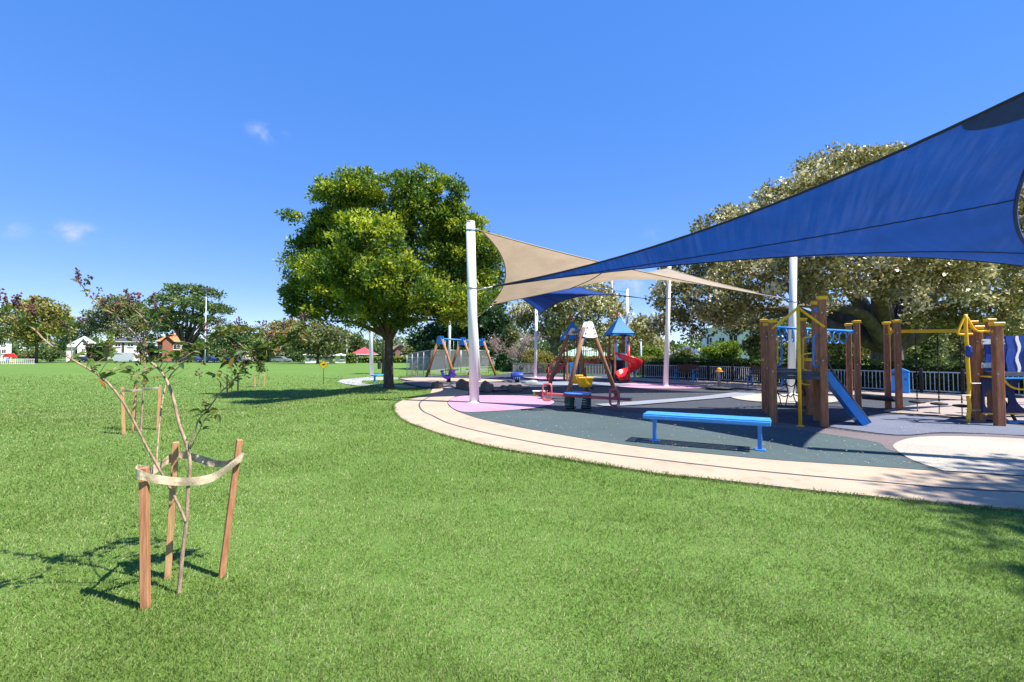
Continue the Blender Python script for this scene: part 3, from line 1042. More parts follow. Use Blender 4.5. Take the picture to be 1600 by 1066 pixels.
def px_lobes(base, Y, items, r, depth=1.0):
    """lobes given as picture ellipses (u, v, ru, rv[, dy]) at depth Y"""
    out = []
    for it in items:
        u, v, ru, rv = it[:4]
        dy = it[4] if len(it) > 4 else r.uniform(-.5, .5) * ru / F_PX * Y * depth
        p = P(u, v, Y + dy)
        k = (Y + dy) / F_PX
        out.append((p.x - base.x, dy + (Y - base.y), p.z - base.z, ru * k, ru * k * depth, rv * k))
    return out

def auto_lobes(u0, u1, v0, v1, n, seed):
    r = random.Random(seed)
    out = []
    cu, cv, hu, hv = (u0 + u1) / 2, (v0 + v1) / 2, (u1 - u0) / 2, (v1 - v0) / 2
    for k in range(n):
        a = 2 * math.pi * k / n + r.uniform(-.3, .3)
        f = r.uniform(.3, .44)
        out.append((cu + math.cos(a) * hu * (1 - f), cv - math.sin(a) * hv * (1 - f) , hu * f * r.uniform(.9, 1.15), hv * f * r.uniform(.8, 1.05)))
    out.append((cu, cv, hu * .5, hv * .55))
    return out

def lumpy(lobes, k, f, seed, keep=.5):
    """break big lobes into boughs that stand out from them, with gaps between"""
    r = random.Random(seed)
    out = []
    for l in lobes:
        for i in range(k):
            d = Vector((r.gauss(0, 1), r.gauss(0, 1), r.gauss(.15, 1))).normalized()
            q = f * r.uniform(.7, 1.25)
            m = 1 - q * .75
            out.append((l[0] + d.x * l[3] * m, l[1] + d.y * l[4] * m, l[2] + d.z * l[5] * m, l[3] * q * 1.1, l[4] * q * 1.1, min(l[3], l[5]) * q))
    return out

# ---- the park tree beside the path
M_leaf_main = leafy('park_tree_leaf', (0.042, 0.095, 0.016), (0.125, 0.205, 0.028), (0.42, 0.47, 0.045), 0.32, 0.5, 0.25)
b0 = G(607, 606)
rr_ = random.Random(5)
main_lobes = px_lobes(b0, b0.y, [(590, 338, 95, 54), (525, 365, 62, 52), (665, 350, 62, 54), (500, 425, 62, 52), (585, 420, 95, 75, -2.5), (690, 400, 72, 68), (645, 462, 78, 52, -2.2), (735, 430, 58, 62), (712, 484, 58, 36),
                                  (515, 475, 62, 32), (560, 302, 30, 24), (645, 298, 28, 22), (470, 455, 30, 28), (770, 410, 28, 45), (610, 492, 48, 26, -1.5), (480, 385, 26, 24), (572, 282, 14, 14), (628, 282, 12, 16), (655, 280, 9, 14), (700, 300, 26, 20), (735, 345, 22, 22), (520, 305, 24, 18), (455, 480, 18, 14), (560, 505, 30, 18, -1)], rr_)
sprigs = px_lobes(b0, b0.y, [(rr_.uniform(500, 720), rr_.uniform(272, 300), rr_.uniform(6, 11), rr_.uniform(9, 16)) for _ in range(11)] + [(rr_.uniform(455, 500), rr_.uniform(330, 480), 11, 9) for _ in range(9)] + [(rr_.uniform(725, 775), rr_.uniform(350, 430), 12, 11) for _ in range(6)], rr_)
park_tree = make_tree('park_tree', 'large round leafy green tree with bright new leaves, shading the lawn beside the path', b0, lumpy(main_lobes, 8, .38, 12) + [(l[0], l[1], l[2], l[3] * .66, l[4] * .66, l[5] * .66) for l in main_lobes[:12]] + sprigs, M_leaf_main, M_bark,
          2000, 78, 0.15, 0.35, 2.6, 0.205, 21, limbs=14, twigs=170, aspect=0.26, shell=0.42,
          fork=[tuple(P(500, 500, b0.y - .5) - b0), tuple(P(705, 500, b0.y) - b0), tuple(P(600, 380, b0.y) - b0)], under=.3, tone_pow=1.1)

# ---- the big fig behind the fence
M_leaf_fig = leafy('fig_leaf', (0.115, 0.125, 0.030), (0.30, 0.265, 0.085), (0.74, 0.67, 0.40), 0.25, 0.38, 0.5)
fb = G(1386, 600); fb = ground(21.2, 26.0)
fig_lobes = px_lobes(fb, 26.0, [(1345, 285, 105, 50), (1240, 320, 75, 45), (1160, 375, 70, 50), (1090, 420, 62, 45), (1055, 470, 40, 42), (1130, 470, 70, 45, -3), (1220, 430, 85, 60, -5), (1330, 420, 100, 65, -7),
                               (1450, 300, 110, 60), (1540, 330, 100, 70), (1450, 440, 90, 55, -7), (1560, 440, 90, 60, -6), (1640, 360, 100, 90), (1690, 460, 80, 70), (1350, 350, 160, 90, 3), (1040, 505, 26, 30, -1), (1100, 505, 40, 28, -2),
                               (1180, 500, 45, 34, 1), (1560, 505, 55, 30, -4), (1480, 490, 40, 26, -4), (1660, 505, 60, 40, -3)], random.Random(9))
make_tree('fig_tree', 'huge spreading fig tree with pale speckled leaves behind the picket fence', fb, lumpy(fig_lobes, 7, .40, 14) + [(l[0], l[1], l[2], l[3] * .78, l[4] * .78, l[5] * .78) for l in fig_lobes[:15]], M_leaf_fig, M_figbark,
          3100, 56, 0.19, 0.50, 2.0, 0.85, 33, limbs=20, twigs=320, aspect=0.30, shell=0.4,
          fork=[tuple(P(1225, 470, 22) - fb), tuple(P(1330, 400, 21) - fb), tuple(P(1500, 470, 22) - fb), tuple(P(1450, 380, 24) - fb), tuple(P(1120, 480, 24) - fb), tuple(P(1600, 490, 22) - fb)], under=.45, tone_pow=1.2)

# ---- far fig behind the towers
fb2 = ground(4.6, 50.0)
make_tree('fig_tree', 'pale brown-leaved spreading tree behind the two blue-roofed towers', fb2, px_lobes(fb2, 50, [(900, 478, 60, 32), (850, 500, 45, 30), (945, 490, 35, 32), (825, 490, 26, 22), (880, 520, 55, 22), (945, 525, 30, 22), (910, 455, 40, 18), (870, 462, 32, 20)], random.Random(3)),
          M_leaf_fig, M_figbark, 520, 30, 0.33, 0.75, 2.6, 0.45, 44, limbs=12, twigs=120, aspect=.32, tone_pow=.9, shell=.5)
fb3 = ground(15.5, 55.0)
make_tree('bushy_tree', 'pale leafy tree between the spiral slide and the big fig', fb3, px_lobes(fb3, 55, [(1000, 520, 22, 25), (990, 545, 25, 18), (1022, 540, 22, 20)], random.Random(4)),
          M_leaf_fig, M_figbark, 160, 28, 0.33, 0.7, 1.6, 0.2, 45, limbs=6, twigs=30, aspect=.32)

# ---- trees across the field and behind the playground
M_leaf_olive = leafy('olive_leaf', (0.15, 0.17, 0.045), (0.27, 0.25, 0.06), (0.42, 0.38, 0.09), 0.25)
M_leaf_green = leafy('dark_green_leaf', (0.05, 0.10, 0.032), (0.12, 0.18, 0.055), (0.23, 0.28, 0.085), 0.25)
M_leaf_mid = leafy('mid_green_leaf', (0.09, 0.125, 0.04), (0.18, 0.20, 0.07), (0.30, 0.29, 0.12), 0.25)
M_leaf_con = leafy('conifer_leaf', (0.018, 0.045, 0.018), (0.04, 0.085, 0.03), (0.07, 0.13, 0.04), 0.2)
M_leaf_bright = leafy('lime_leaf', (0.13, 0.21, 0.03), (0.21, 0.29, 0.05), (0.33, 0.38, 0.08), 0.3)
M_leaf_grass = leafy('hedge_leaf', (0.03, 0.06, 0.014), (0.065, 0.11, 0.022), (0.15, 0.20, 0.04), 0.25)
M_leaf_gold = leafy('golden_hedge_leaf', (0.16, 0.15, 0.03), (0.26, 0.23, 0.05), (0.36, 0.31, 0.07), 0.25)
def far_tree(label, u0, u1, v0, v1, Y, mat, seed, n=7, clumps=230, per=24, leaf=0.5, cr=1.2, trunk=None, name='far_tree', base_v=None, under=.3):
    cu = (u0 + u1) / 2
    p = P(cu, 554, Y)
    b = ground(p.x, Y)
    k = Y / F_PX
    return make_tree(name, label, b, px_lobes(b, Y, auto_lobes(u0, u1, v0, v1, n, seed), random.Random(seed)), mat, M_bark, clumps, per, leaf, cr,
              max(1.2, P(cu, v1 - (v1 - v0) * .15, Y).z - b.z), 0.012 * (u1 - u0) * k + .12, seed, limbs=8, twigs=45, group='trees beyond the park', aspect=.4, under=under)
far_tree('yellowish spreading tree at the far left of the field', 8, 106, 466, 540, 104, M_leaf_olive, 101, 8, 330, 26, .55, 1.3)
far_tree('green tree cut by the left picture edge across the field', -60, 22, 478, 545, 112, M_leaf_green, 102)
far_tree('dark green tree in the row behind the pale green roof', 88, 152, 494, 545, 150, M_leaf_green, 103, 6, 170)
far_tree('rounded green tree above the low house with the grey roof', 136, 232, 460, 538, 146, M_leaf_mid, 104, 9, 380, 24, .6, 1.5)
bigfig = ground(P(291, 554, 118).x, 118)
make_tree('far_tree', 'tall umbrella-shaped tree with layered crown beside the floodlight mast', bigfig, px_lobes(bigfig, 118, [(293, 455, 30, 10), (320, 460, 24, 11), (262, 470, 26, 11), (300, 476, 30, 10), (335, 484, 24, 9), (255, 492, 26, 12), (290, 500, 28, 12), (322, 503, 24, 10), (346, 488, 12, 6), (268, 515, 22, 11), (306, 520, 18, 9)], random.Random(2)),
          M_leaf_green, M_bark, 420, 26, .55, 1.15, 4.0, .75, 105, limbs=14, twigs=70, group='trees beyond the park', aspect=.4, under=.12, flat=.6)
far_tree('dark green tree behind the orange roofed house', 200, 262, 480, 545, 150, M_leaf_green, 106, 7, 220)
far_tree('low dark round tree right of the floodlight mast', 330, 402, 508, 556, 108, M_leaf_green, 107, 7, 230)
far_tree('olive tree second from the floodlight mast', 384, 452, 514, 556, 122, M_leaf_mid, 108, 7, 200)
far_tree('brownish tall tree left of the big park tree crown', 414, 478, 497, 552, 128, M_leaf_olive, 109, 7, 220)
far_tree('wide olive tree over the white sheds', 448, 545, 503, 560, 96, M_leaf_mid, 110, 8, 300, 24, .5, 1.1)
far_tree('small green tree left of the red roofed cottage', 528, 572, 518, 562, 125, M_leaf_green, 111, 6, 140)
far_tree('green treetops behind the red roofed cottage', 556, 640, 533, 560, 165, M_leaf_green, 112, 6, 160)
far_tree('pale bushy tree right of the brick house', 632, 680, 535, 566, 110, M_leaf_mid, 113, 6, 130)
con = ground(P(738, 554, 62).x, 62)
make_tree('cypress_tree', 'dense dark green conifer rising behind the near white sail post', con, px_lobes(con, 62, [(745, 420, 30, 40), (752, 460, 42, 40), (735, 500, 55, 35), (690, 530, 40, 26), (770, 500, 26, 30), (720, 545, 60, 18), (665, 540, 22, 22)], random.Random(8)),
          M_leaf_con, M_bark, 620, 34, .42, .95, 3.0, .5, 114, limbs=10, twigs=60, aspect=.4, under=.5)
far_tree('yellow green tree sloping behind the bare pink shrub', 770, 812, 500, 572, 70, M_leaf_mid, 115, 6, 180, 24, .35, .8)
far_tree('bright green bush beside the white house under the fig', 1098, 1162, 536, 572, 38, M_leaf_bright, 116, 7, 170, 40, .17, .42, name='bush')
far_tree('fresh green bush right of the spiral slide', 1002, 1038, 543, 574, 42, M_leaf_bright, 117, 6, 110, 30, .2, .42, name='bush')
far_tree('grey green bush left of the white house', 1046, 1086, 548, 574, 40, M_leaf_mid, 118, 6, 110, 30, .2, .42, name='bush')
far_tree('leafy tree behind the fig at the right edge', 1560, 1700, 470, 560, 42, M_leaf_mid, 119, 8, 300, 30, .28, .8)
far_tree('thin olive tree below the fig, left of the timber posts', 1165, 1215, 500, 572, 36, M_leaf_fig, 120, 6, 170, 30, .22, .5, name='bush')
far_tree('low shrub by the parked cars under the pink shrub', 785, 812, 565, 590, 40, M_leaf_con, 121, 5, 70, 30, .2, .4, name='bush')
far_tree('dark small tree beside the bare pink shrub', 775, 795, 553, 584, 43, M_leaf_con, 122, 5, 80, 26, .2, .4, name='bush')
far_tree('distant dark trees between the fig and the far right fence', 1405, 1560, 520, 560, 60, M_leaf_mid, 123, 8, 240, 28, .4, 1.0)
far_tree('tree behind the pale roofed kiosk', 955, 1010, 505, 552, 75, M_leaf_fig, 124, 6, 150, 26, .4, .9)

# the tree out of the picture on the right whose shade falls over path and lawn
sb = ground(14.0, -0.2)
make_tree('shade_tree', 'spreading tree just outside the right edge, shading the lawn corner', sb, [(0, 0, 11.4, 3.3, 3.3, 2.2), (-1.6, 1.2, 10.2, 2.0, 2.0, 1.2), (1.5, -1.0, 10.7, 2.2, 2.2, 1.6), (-.5, -1.8, 10.4, 2.0, 2.0, 1.3), (-1.2, 2.6, 9.8, 1.5, 1.5, .9)],
          M_leaf_main, M_bark, 520, 50, 0.2, .55, 5.6, .28, 55, limbs=10, twigs=90)

# ---- palm behind the park tree
pb = ground(P(600, 554, 46).x, 46)
palm = thing('palm_tree', 'slim dark palm trunk and drooping fronds behind the park tree', 'palm', pb)
ph = P(600, 512, 46).z - pb.z
MB().tube([(0, 0, -.1), (.03, 0, ph * .5), (0, 0, ph)], [.24, .19, .15], 10).build('trunk', M_bark, palm)
M_frond = leafy('palm_frond', (0.05, 0.08, 0.025), (0.10, 0.13, 0.04), (0.16, 0.15, 0.06), .2)
for k in range(16):
    a = 2 * math.pi * k / 16 + rnd.uniform(-.2, .2)
    el = rnd.uniform(-.1, 1.0)
    mb = MB()
    rib = [Vector((math.cos(a) * s * 1.9, math.sin(a) * s * 1.9, ph + s * 1.5 * math.sin(el) - s * s * 1.9)) for s in np.linspace(0, 1, 8)]
    mb.tube(rib, list(np.linspace(.03, .008, 8)), 4)
    for i in range(1, 8):
        d = (rib[i] - rib[i - 1]).normalized()
        sd = d.cross(Vector((0, 0, 1))).normalized()
        for sg in (-1, 1):
            for e in (0, .5):
                q = rib[i - 1].lerp(rib[i], e)
                tip = q + sd * sg * .55 + d * .25 - Vector((0, 0, .28))
                mb.add([q, q + d * .07, tip], [(0, 1, 2)])
    mb.build('frond', M_frond, palm, fix=False)

# ---- leafless pinkish shrub
M_twig = pm('pinkish_twigs', (0.34, 0.25, 0.235), .9, .25, 3)
shb = ground(P(806, 554, 44).x, 44)
shrub = thing('bare_shrub', 'bare pinkish grey many-stemmed shrub behind the near white post', 'shrub', shb)
mb = MB(); mt = MB()
rs = random.Random(77)
tips = []
for k in range(13):
    a = rs.uniform(0, 6.28); reach = rs.uniform(1.0, 3.0)
    end = Vector((math.cos(a) * reach, math.sin(a) * reach * .7, rs.uniform(1.9, 3.1)))
    if k % 2: end.x -= .6
    ln = smooth_line([Vector((rs.uniform(-.3, .3), 0, -.05)), end * .45 + Vector((0, 0, .15)), end], 5)
    mb.tube(ln, list(np.linspace(.075, .018, len(ln))), 5)
    for j in range(8):
        p = ln[rs.randint(4, len(ln) - 1)]
        e = p + Vector((rs.gauss(0, .5), rs.gauss(0, .45), rs.uniform(.1, .8)))
        mt.tube([p, e], [.018, .008], 3, False)
        tips.append((p, e))
for p, e in tips:
    for j in range(22):
        q = p.lerp(e, rs.random())
        e2 = q + Vector((rs.gauss(0, .22), rs.gauss(0, .22), rs.uniform(-.1, .35)))
        mt.tube([q, e2], [.010, .005], 3, False)
mb.build('stem', M_bark, shrub, fix=False)
tw = mt.build('twigs', M_twig, shrub, fix=False)
tw['kind'] = 'stuff'

# ---- hedges
def hedge(name, label, pts, w, h, mat, seed, leaf=0.11, dens=420, group=None, core=None):
    r = np.random.default_rng(seed)
    base = pts[0].copy()
    t = thing(name, label, 'hedge', base, 0, group)
    P_, Tn = [], []
    mbc = MB()
    for a, b in zip(pts[:-1], pts[1:]):
        d = b - a; L = d.length; d = d / L; s = Vector((-d.y, d.x, 0))
        mbc.beam(a + Vector((0, 0, h * .46)), b + Vector((0, 0, h * .46)), w * .8, h * .88)
        n = int(L * dens)
        u = r.uniform(0, L, n); th = r.uniform(0, 1, n)
        per = 2 * h + w
        q = th * per
        off = np.where(q < h, -w / 2, np.where(q < h + w, q - h - w / 2, w / 2))
        zz = np.where(q < h, q, np.where(q < h + w, h, per - q))
        bumpy = .05 * np.sin(u * 5 + zz * 4) + r.normal(0, .03, n)
        off = off * (1 + bumpy); zz = zz * (1 + .6 * bumpy)
        for i in range(n):
            p = a + d * u[i] + s * off[i]
            P_.append((p.x - base.x, p.y - base.y, p.z - base.z + zz[i])); Tn.append(.35 + .4 * math.sin(u[i] * 1.7) ** 2 * (zz[i] / h))
    v, tone = leaf_cloud(P_, Tn, 3, .06, leaf, .4, seed)
    np_mesh('foliage', v, np.arange(len(v)).reshape(-1, 4), mat, t, tone)
    core_o = mbc.build('inner_branches', MATS['hedge_core'], t, world=True)
    return t
pm('hedge_core', (0.03, 0.04, 0.015), .95, .3, 6, .8, 20, .05)
hp = [Vector((p.x + .55, p.y + .85, 0)) for p in fence_pts[3:]]
hedge('clipped_hedge', 'long clipped green hedge running behind the white picket fence', hp, .8, 1.16, M_leaf_grass, 61, .10, 330)
hp2 = [ground(*p) for p in [(2.6, 37.6), (6.5, 36.0), (10.0, 33.0)]]
hedge('clipped_hedge', 'golden clipped hedge behind the stairs and bridge of the towers', hp2, 1.2, 1.25, M_leaf_gold, 62, .14, 330)
gb = ground(P(836, 554, 36).x, 36)
mounds = [(0, 0, .95, .95, .95, .95), (-.35, .1, .5, .85, .8, .6), (.7, .2, .9, .9, .8, .85)]
make_tree('golden_shrub', 'rounded golden green clipped shrub beside the middle white post', gb, mounds, M_leaf_gold, M_bark, 420, 26, .10, .16, .5, .08, 63, limbs=5, twigs=10, cat='shrub', shell=.12, under=1)
hp3 = [ground(P(u, 554, 100).x, 100) for u in (542, 556)]
hedge('clipped_hedge', 'short yellow green hedge block left of the red roofed cottage', hp3, 1.2, 2.0, M_leaf_bright, 64, .3, 60)
hp4 = [ground(P(u, 554, 106).x, 106) for u in (560, 640)]
hedge('clipped_hedge', 'low yellow green hedge along the front of the red roofed cottage', hp4, 1.0, 1.3, M_leaf_bright, 65, .3, 60)
hp5 = [ground(P(u, 554, 128).x, 128) for u in (139, 166)]
hedge('clipped_hedge', 'tall dark clipped hedge between the green roofed and grey roofed houses', hp5, 2.0, 4.6, M_leaf_grass, 66, .4, 130)
cyb = ground(P(170.5, 554, 131).x, 131)
make_tree('cypress_tree', 'small bright green conical tree between two far houses', cyb, [(0, 0, 2, 1.7, 1.7, 2), (0, 0, 4.4, 1.2, 1.2, 1.8), (0, 0, 6.4, .6, .6, 1.4)], M_leaf_bright, M_bark, 130, 24, .4, .5, 1.5, .15, 67, limbs=3, twigs=5, shell=.3, under=1)

# ---- far-off belt of trees that closes the horizon
rb_ = random.Random(31)
cents, tones = [], []
for k in range(2600):
    x = rb_.uniform(-330, 330)
    y = 215 + rb_.uniform(-8, 14)
    top = 8.5 + 2.2 * math.sin(x * .045) + 1.6 * math.sin(x * .13 + 2) + 1.0 * math.sin(x * .31)
    cents.append((x, y, H(x, y) + rb_.uniform(.4, max(1.5, top)))); tones.append(rb_.random())
v, tone = leaf_cloud(cents, tones, 16, 2.2, 1.5, .45, 71)
wood_o = np_mesh('distant_woodland', v, np.arange(len(v)).reshape(-1, 4), M_leaf_green, None, tone)
tag(wood_o, 'far-off belt of trees along the horizon', 'woodland', kind='stuff')
for k, (u0, u1, v0, v1, Y, lab) in enumerate(((1195, 1290, 492, 572, 47, 'shaded leafy tree behind the timber tower, under the fig'), (1270, 1372, 498, 574, 45, 'shaded leafy tree left of the fig trunk'), (1395, 1470, 505, 574, 44, 'shaded leafy tree just right of the fig trunk'), (1455, 1560, 500, 574, 50, 'shaded leafy tree behind the hanging step pods'))):
    far_tree(lab, u0, u1, v0, v1, Y, M_leaf_fig if k % 2 else M_leaf_mid, 130 + k, 7, 260, 30, .24, .7, under=1.0)

for k, (u0, u1, v0, lab) in enumerate(((58, 100, 545, 'dark rounded shrubs behind the far white fence'), (36, 60, 550, 'low shrub beside the far white fence'), (214, 246, 541, 'dark shrub between the grey roofed and orange houses'), (296, 330, 546, 'low dark shrub at the foot of the umbrella tree'), (336, 366, 549, 'low shrub below the dark round tree'), (402, 420, 550, 'small shrub before the yellowish house'), (452, 478, 551, 'small shrub left of the white shed'))):
    far_tree(lab, u0, u1, v0, 563, 121, (M_leaf_green, M_leaf_mid)[k % 2], 150 + k, 6, 90, 22, .45, .8, name='far_shrub', under=1.0)
# ------------------------------------------------------------------ blue bench
def gz(x, y, up=.03):
    return Vector((x, y, H(x, y) + up))
l0 = G(1023, 689, .03); l1 = G(1187.5, 703, .03)
d = (l1 - l0); d.z = 0; Lb = d.length; ang = math.atan2(d.y, d.x)
bench = thing('park_bench', 'bright blue backless slatted bench in front of the timber tower', 'bench', (l0 + l1) / 2, ang)
bl = Lb + .30
for k in range(4):
    MB().box((rnd.uniform(-.008, .008), -.165 + k * .11, .462 + rnd.uniform(-.003, .003)), (bl, .09, .034), bev=.007).build('slat', M_bench, bench)
MB().box((0, -.228, .430), (bl - .004, .026, .058), bev=.006).build('slat', M_bench, bench)
MB().box((0, .228, .430), (bl - .004, .026, .058), bev=.006).build('slat', M_bench, bench)
MB().beam((-bl / 2 + .04, -.07, .40), (bl / 2 - .04, -.07, .40), .05, .05).beam((-bl / 2 + .04, .07, .40), (bl / 2 - .04, .07, .40), .05, .05).build('rail', M_blue, bench)
for sx in (-Lb / 2, Lb / 2):
    lg = MB().box((sx, 0, .19), (.06, .06, .38), bev=.006).build('leg', M_blue, bench)
    MB().box((0 + sx, 0, .006), (.16, .16, .012), bev=.003).build('foot_plate', M_blue, lg)
    MB().box((sx, 0, .40), (.07, .42, .045)).build('bracket', M_blue, bench)
    for bx in (-.055, .055):
        MB().tube([(sx + bx, -.055, .01), (sx + bx, -.055, .03)], .01, 6).build('bolt', M_grey, lg)

# ------------------------------------------------------------------ timber play tower, posts with yellow caps
def square_post(t, base, top_z, w=.13, mat=None, cap=True, lean=0.0, rz=.4):
    base = Vector(base)
    top = Vector((base.x + lean, base.y, top_z))
    o = MB().beam(base - Vector((0, 0, .1)), top, w, w, (math.cos(rz), math.sin(rz), 0), bev=.012).build('post', mat or M_post, t, world=True)
    dcam = Vector((-base.x, -base.y, 0)).normalized()
    for hz_ in (top_z - .28, top_z * .52):
        q = base + dcam * (w * .5) + Vector((0, 0, hz_ - base.z))
        MB().tube([q - dcam * .02, q + dcam * .02], .017, 8).build('bolt', M_grey, o, world=True)
    if cap:
        m = Matrix.Rotation(rz + math.pi / 2, 3, 'Z')
        MB().box(top + Vector((0, 0, .008)), (w * 1.12, w * 1.12, .03), m).box(top + Vector((0, 0, .045)), (w * 1.36, w * 1.36, .045), m, bev=.012).build('cap', M_yellow, o, world=True)
    return o
def pz(u, v, base):
    return P(u, v, base.y).z
rzp = math.atan2(-.36, .86)
gp = {k: G(*v, .03) for k, v in dict(a=(1195, 640), b=(1199.5, 645.5), d=(1209, 661.5), e=(1288, 665.5), f=(1277, 656.5), g=(1257, 642.5), h=(1265, 648), c=(1196.5, 642.5), i=(1328, 631), j=(1341, 639), k=(1388, 638), l=(1405, 641.5), m=(1531, 659), n=(1562, 665.5), o=(1551, 655), q=(1524, 652)).items()}
tw = thing('timber_climbing_tower', 'brown timber climbing tower with yellow post caps and yellow fire pole', 'playground', gp['d'])
for key, tv, w in (('a', 503, .135), ('b', 509, .12), ('d', 504, .135), ('e', 468, .135), ('f', 476, .135), ('g', 501, .135), ('h', 564, .13), ('c', 564, .10)):
    square_post(tw, gp[key], pz({'a': 1194, 'b': 1199, 'd': 1206, 'e': 1283, 'f': 1272, 'g': 1255, 'h': 1264, 'c': 1195}[key], tv, gp[key]), w, rz=rzp)
gD, gE, gF_, gG, gA, gB_, gHh = (gp[k] for k in 'd e f g a b h'.split())
zd = 1.10
corner = gD + (gF_ - gE) * 1.0
dk = [gD + Vector((.05, .02, 0)), gE + Vector((-.05, .02, 0)), gF_ + Vector((-.05, .1, 0)), corner + Vector((.1, .1, 0))]
MB().prism([Vector((p.x, p.y, zd)) for p in dk], (0, 0, -.04), (0, 0, .03)).build('deck', M_dgrey, tw, world=True)
MB().beam(Vector((gD.x, gD.y, zd - .085)) + Vector((.07, -.02, 0)), Vector((gE.x, gE.y, zd - .085)) + Vector((-.07, -.02, 0)), .03, .08).build('deck_edge', M_dgrey, tw, world=True)
dk2 = [gB_ + Vector((.05, 0, 0)), gHh + Vector((.35, -.1, 0)), gG + Vector((-.03, 0, 0)), gA + Vector((.08, 0, 0))]
MB().prism([Vector((p.x, p.y, zd)) for p in dk2], (0, 0, -.04), (0, 0, .03)).build('deck', M_dgrey, tw, world=True)
# yellow fire pole with gable struts
fp0 = G(1250.5, 666, .03); fpt = P(1246.8, 481, fp0.y)
MB().tube([fp0, Vector((fpt.x, fpt.y, fpt.z))], .034, 10).build('fire_pole', M_yellow, tw, world=True)
s1_ = P(1206.5, 514, gD.y - .07); s2_ = P(1288, 511, gE.y - .07)
MB().tube(smooth_line([s1_, s1_.lerp(fpt, .93) + Vector((0, 0, .0)), fpt + Vector((0, 0, .012)), s2_.lerp(fpt, .93), s2_], 4), .026, 8).build('gable_strut', M_yellow, tw, world=True)
MB().lathe([(.075, 0), (.075, .012), (.03, .02)], fp0 - Vector((0, 0, .002)), 12).build('foot_plate', M_yellow, tw, world=True)
def hoop(u0, u1, v0, v1, Y, mat, side, name='grab_rail', r=.02):
    a, b, c, d_ = P(u0, v0, Y), P(u1, v0 + 2, Y), P(u1, v1 - 2, Y), P(u0, v1, Y)
    pts = [a, a.lerp(b, .75), b.lerp(a, .02) + Vector((0, 0, -.03)), b.lerp(c, .2), b.lerp(c, .8), c + Vector((0, 0, .03)), d_.lerp(c, .75), d_]
    MB().tube(smooth_line(pts, 3), r, 8).build(name, mat, tw, world=True)
hoop(1211, 1221, 523, 572, gD.y + .02, M_blue, 1)
hoop(1281, 1271, 523, 574, gE.y + .05, M_blue, 1)
hoop(1201, 1215, 525, 571, gB_.y, M_yellow, 1, r=.018)
hoop(1268, 1255, 526, 580, gHh.y - .1, M_yellow, 1, r=.018)
hoop(1268, 1252, 552, 602, gHh.y - .05, M_yellow, 1, r=.018)
# blue dial on the tall back post
dl = P(1275, 484.5, gF_.y - .12)
MB().tube([dl, dl + Vector((0, -.02, 0))], .05, 14).build('dial', M_blue, tw, world=True)
MB().beam(dl + Vector((-.02, -.03, -.01)), dl + Vector((.13, -.03, .04)), .015, .03, (0, -1, 0)).build('dial_pointer', M_blue, tw, world=True)
# climbing net between the back posts
na, nb_ = gB_ + Vector((.09, .05, 0)), gHh + Vector((-.06, .05, 0))
net = MB()
cols, rows = 4, 3
zt, zb_ = 1.04, .26
def npt(s, q):
    sag = .07 * math.sin(math.pi * ((s * cols) % 1.0)) * (1 if 0 < q < 1.01 else .4)
    p = na.lerp(nb_, s)
    return Vector((p.x + .05 * math.sin(q * 6 + s * 9), p.y + .12 * (1 - q), zt + (zb_ - zt) * q - sag + .02 * math.sin(9 * s)))
for c_ in range(cols + 1):
    net.tube([npt(c_ / cols, q / 8) for q in range(9)], .013, 5)
for r_ in range(1, rows + 1):
    net.tube([npt(s / 20, r_ / rows) for s in range(21)], .013, 5)
net.build('climbing_net', M_black, tw, world=True)
MB().beam(Vector((na.x, na.y, zb_ - .06)), Vector((nb_.x, nb_.y, zb_ - .06)), .06, .07).build('net_bar', M_dgrey, tw, world=True)
# blue ramp slide on the right side of the tower
sd0a, sd0b = gE + Vector((.07, .06, 0)), gF_ + Vector((.07, -.04, 0))
sd1a, sd1b = G(1354, 666.5, .03), G(1339, 659.5, .03)
top0 = (sd0a + sd0b) / 2 + Vector((0, 0, zd - .03)); bot = (sd1a + sd1b) / 2 + Vector((0, 0, .02))
wv = (sd1b - sd1a); wv.z = 0; wv.normalize()
hw = .27
bed = MB()
quad = [top0 - wv * hw, top0 + wv * hw, bot + wv * hw, bot - wv * hw]
nrm_ = (quad[1] - quad[0]).cross(quad[3] - quad[0]).normalized()
if nrm_.z < 0: nrm_ = -nrm_
bed.prism(quad, -nrm_ * .05, (0, 0, 0))
bed.build('ramp', M_blue, tw, world=True)
for sg in (-1, 1):
    a_ = top0 + wv * hw * sg * 1.06; b_2 = bot + wv * hw * sg * 1.06
    MB().beam(a_ + nrm_ * .02, b_2 + nrm_ * .02, .035, .15, nrm_).build('ramp_side', M_blue, tw, world=True)
MB().tube(smooth_line([top0 - wv * hw * 1.05 + nrm_ * .12 + Vector((-.03, 0, .3)), top0 - wv * hw * 1.05 + nrm_ * .13, bot - wv * hw * 1.05 + nrm_ * .10], 5), .022, 6).build('ramp_handrail', M_dgrey, tw, world=True)
for k in range(1, 6):
    q = top0.lerp(bot, k / 6)
    MB().beam(q - wv * hw * .9 + nrm_ * .012, q + wv * hw * .9 + nrm_ * .012, .04, .02, nrm_).build('cleat', M_dgrey, tw, world=True)

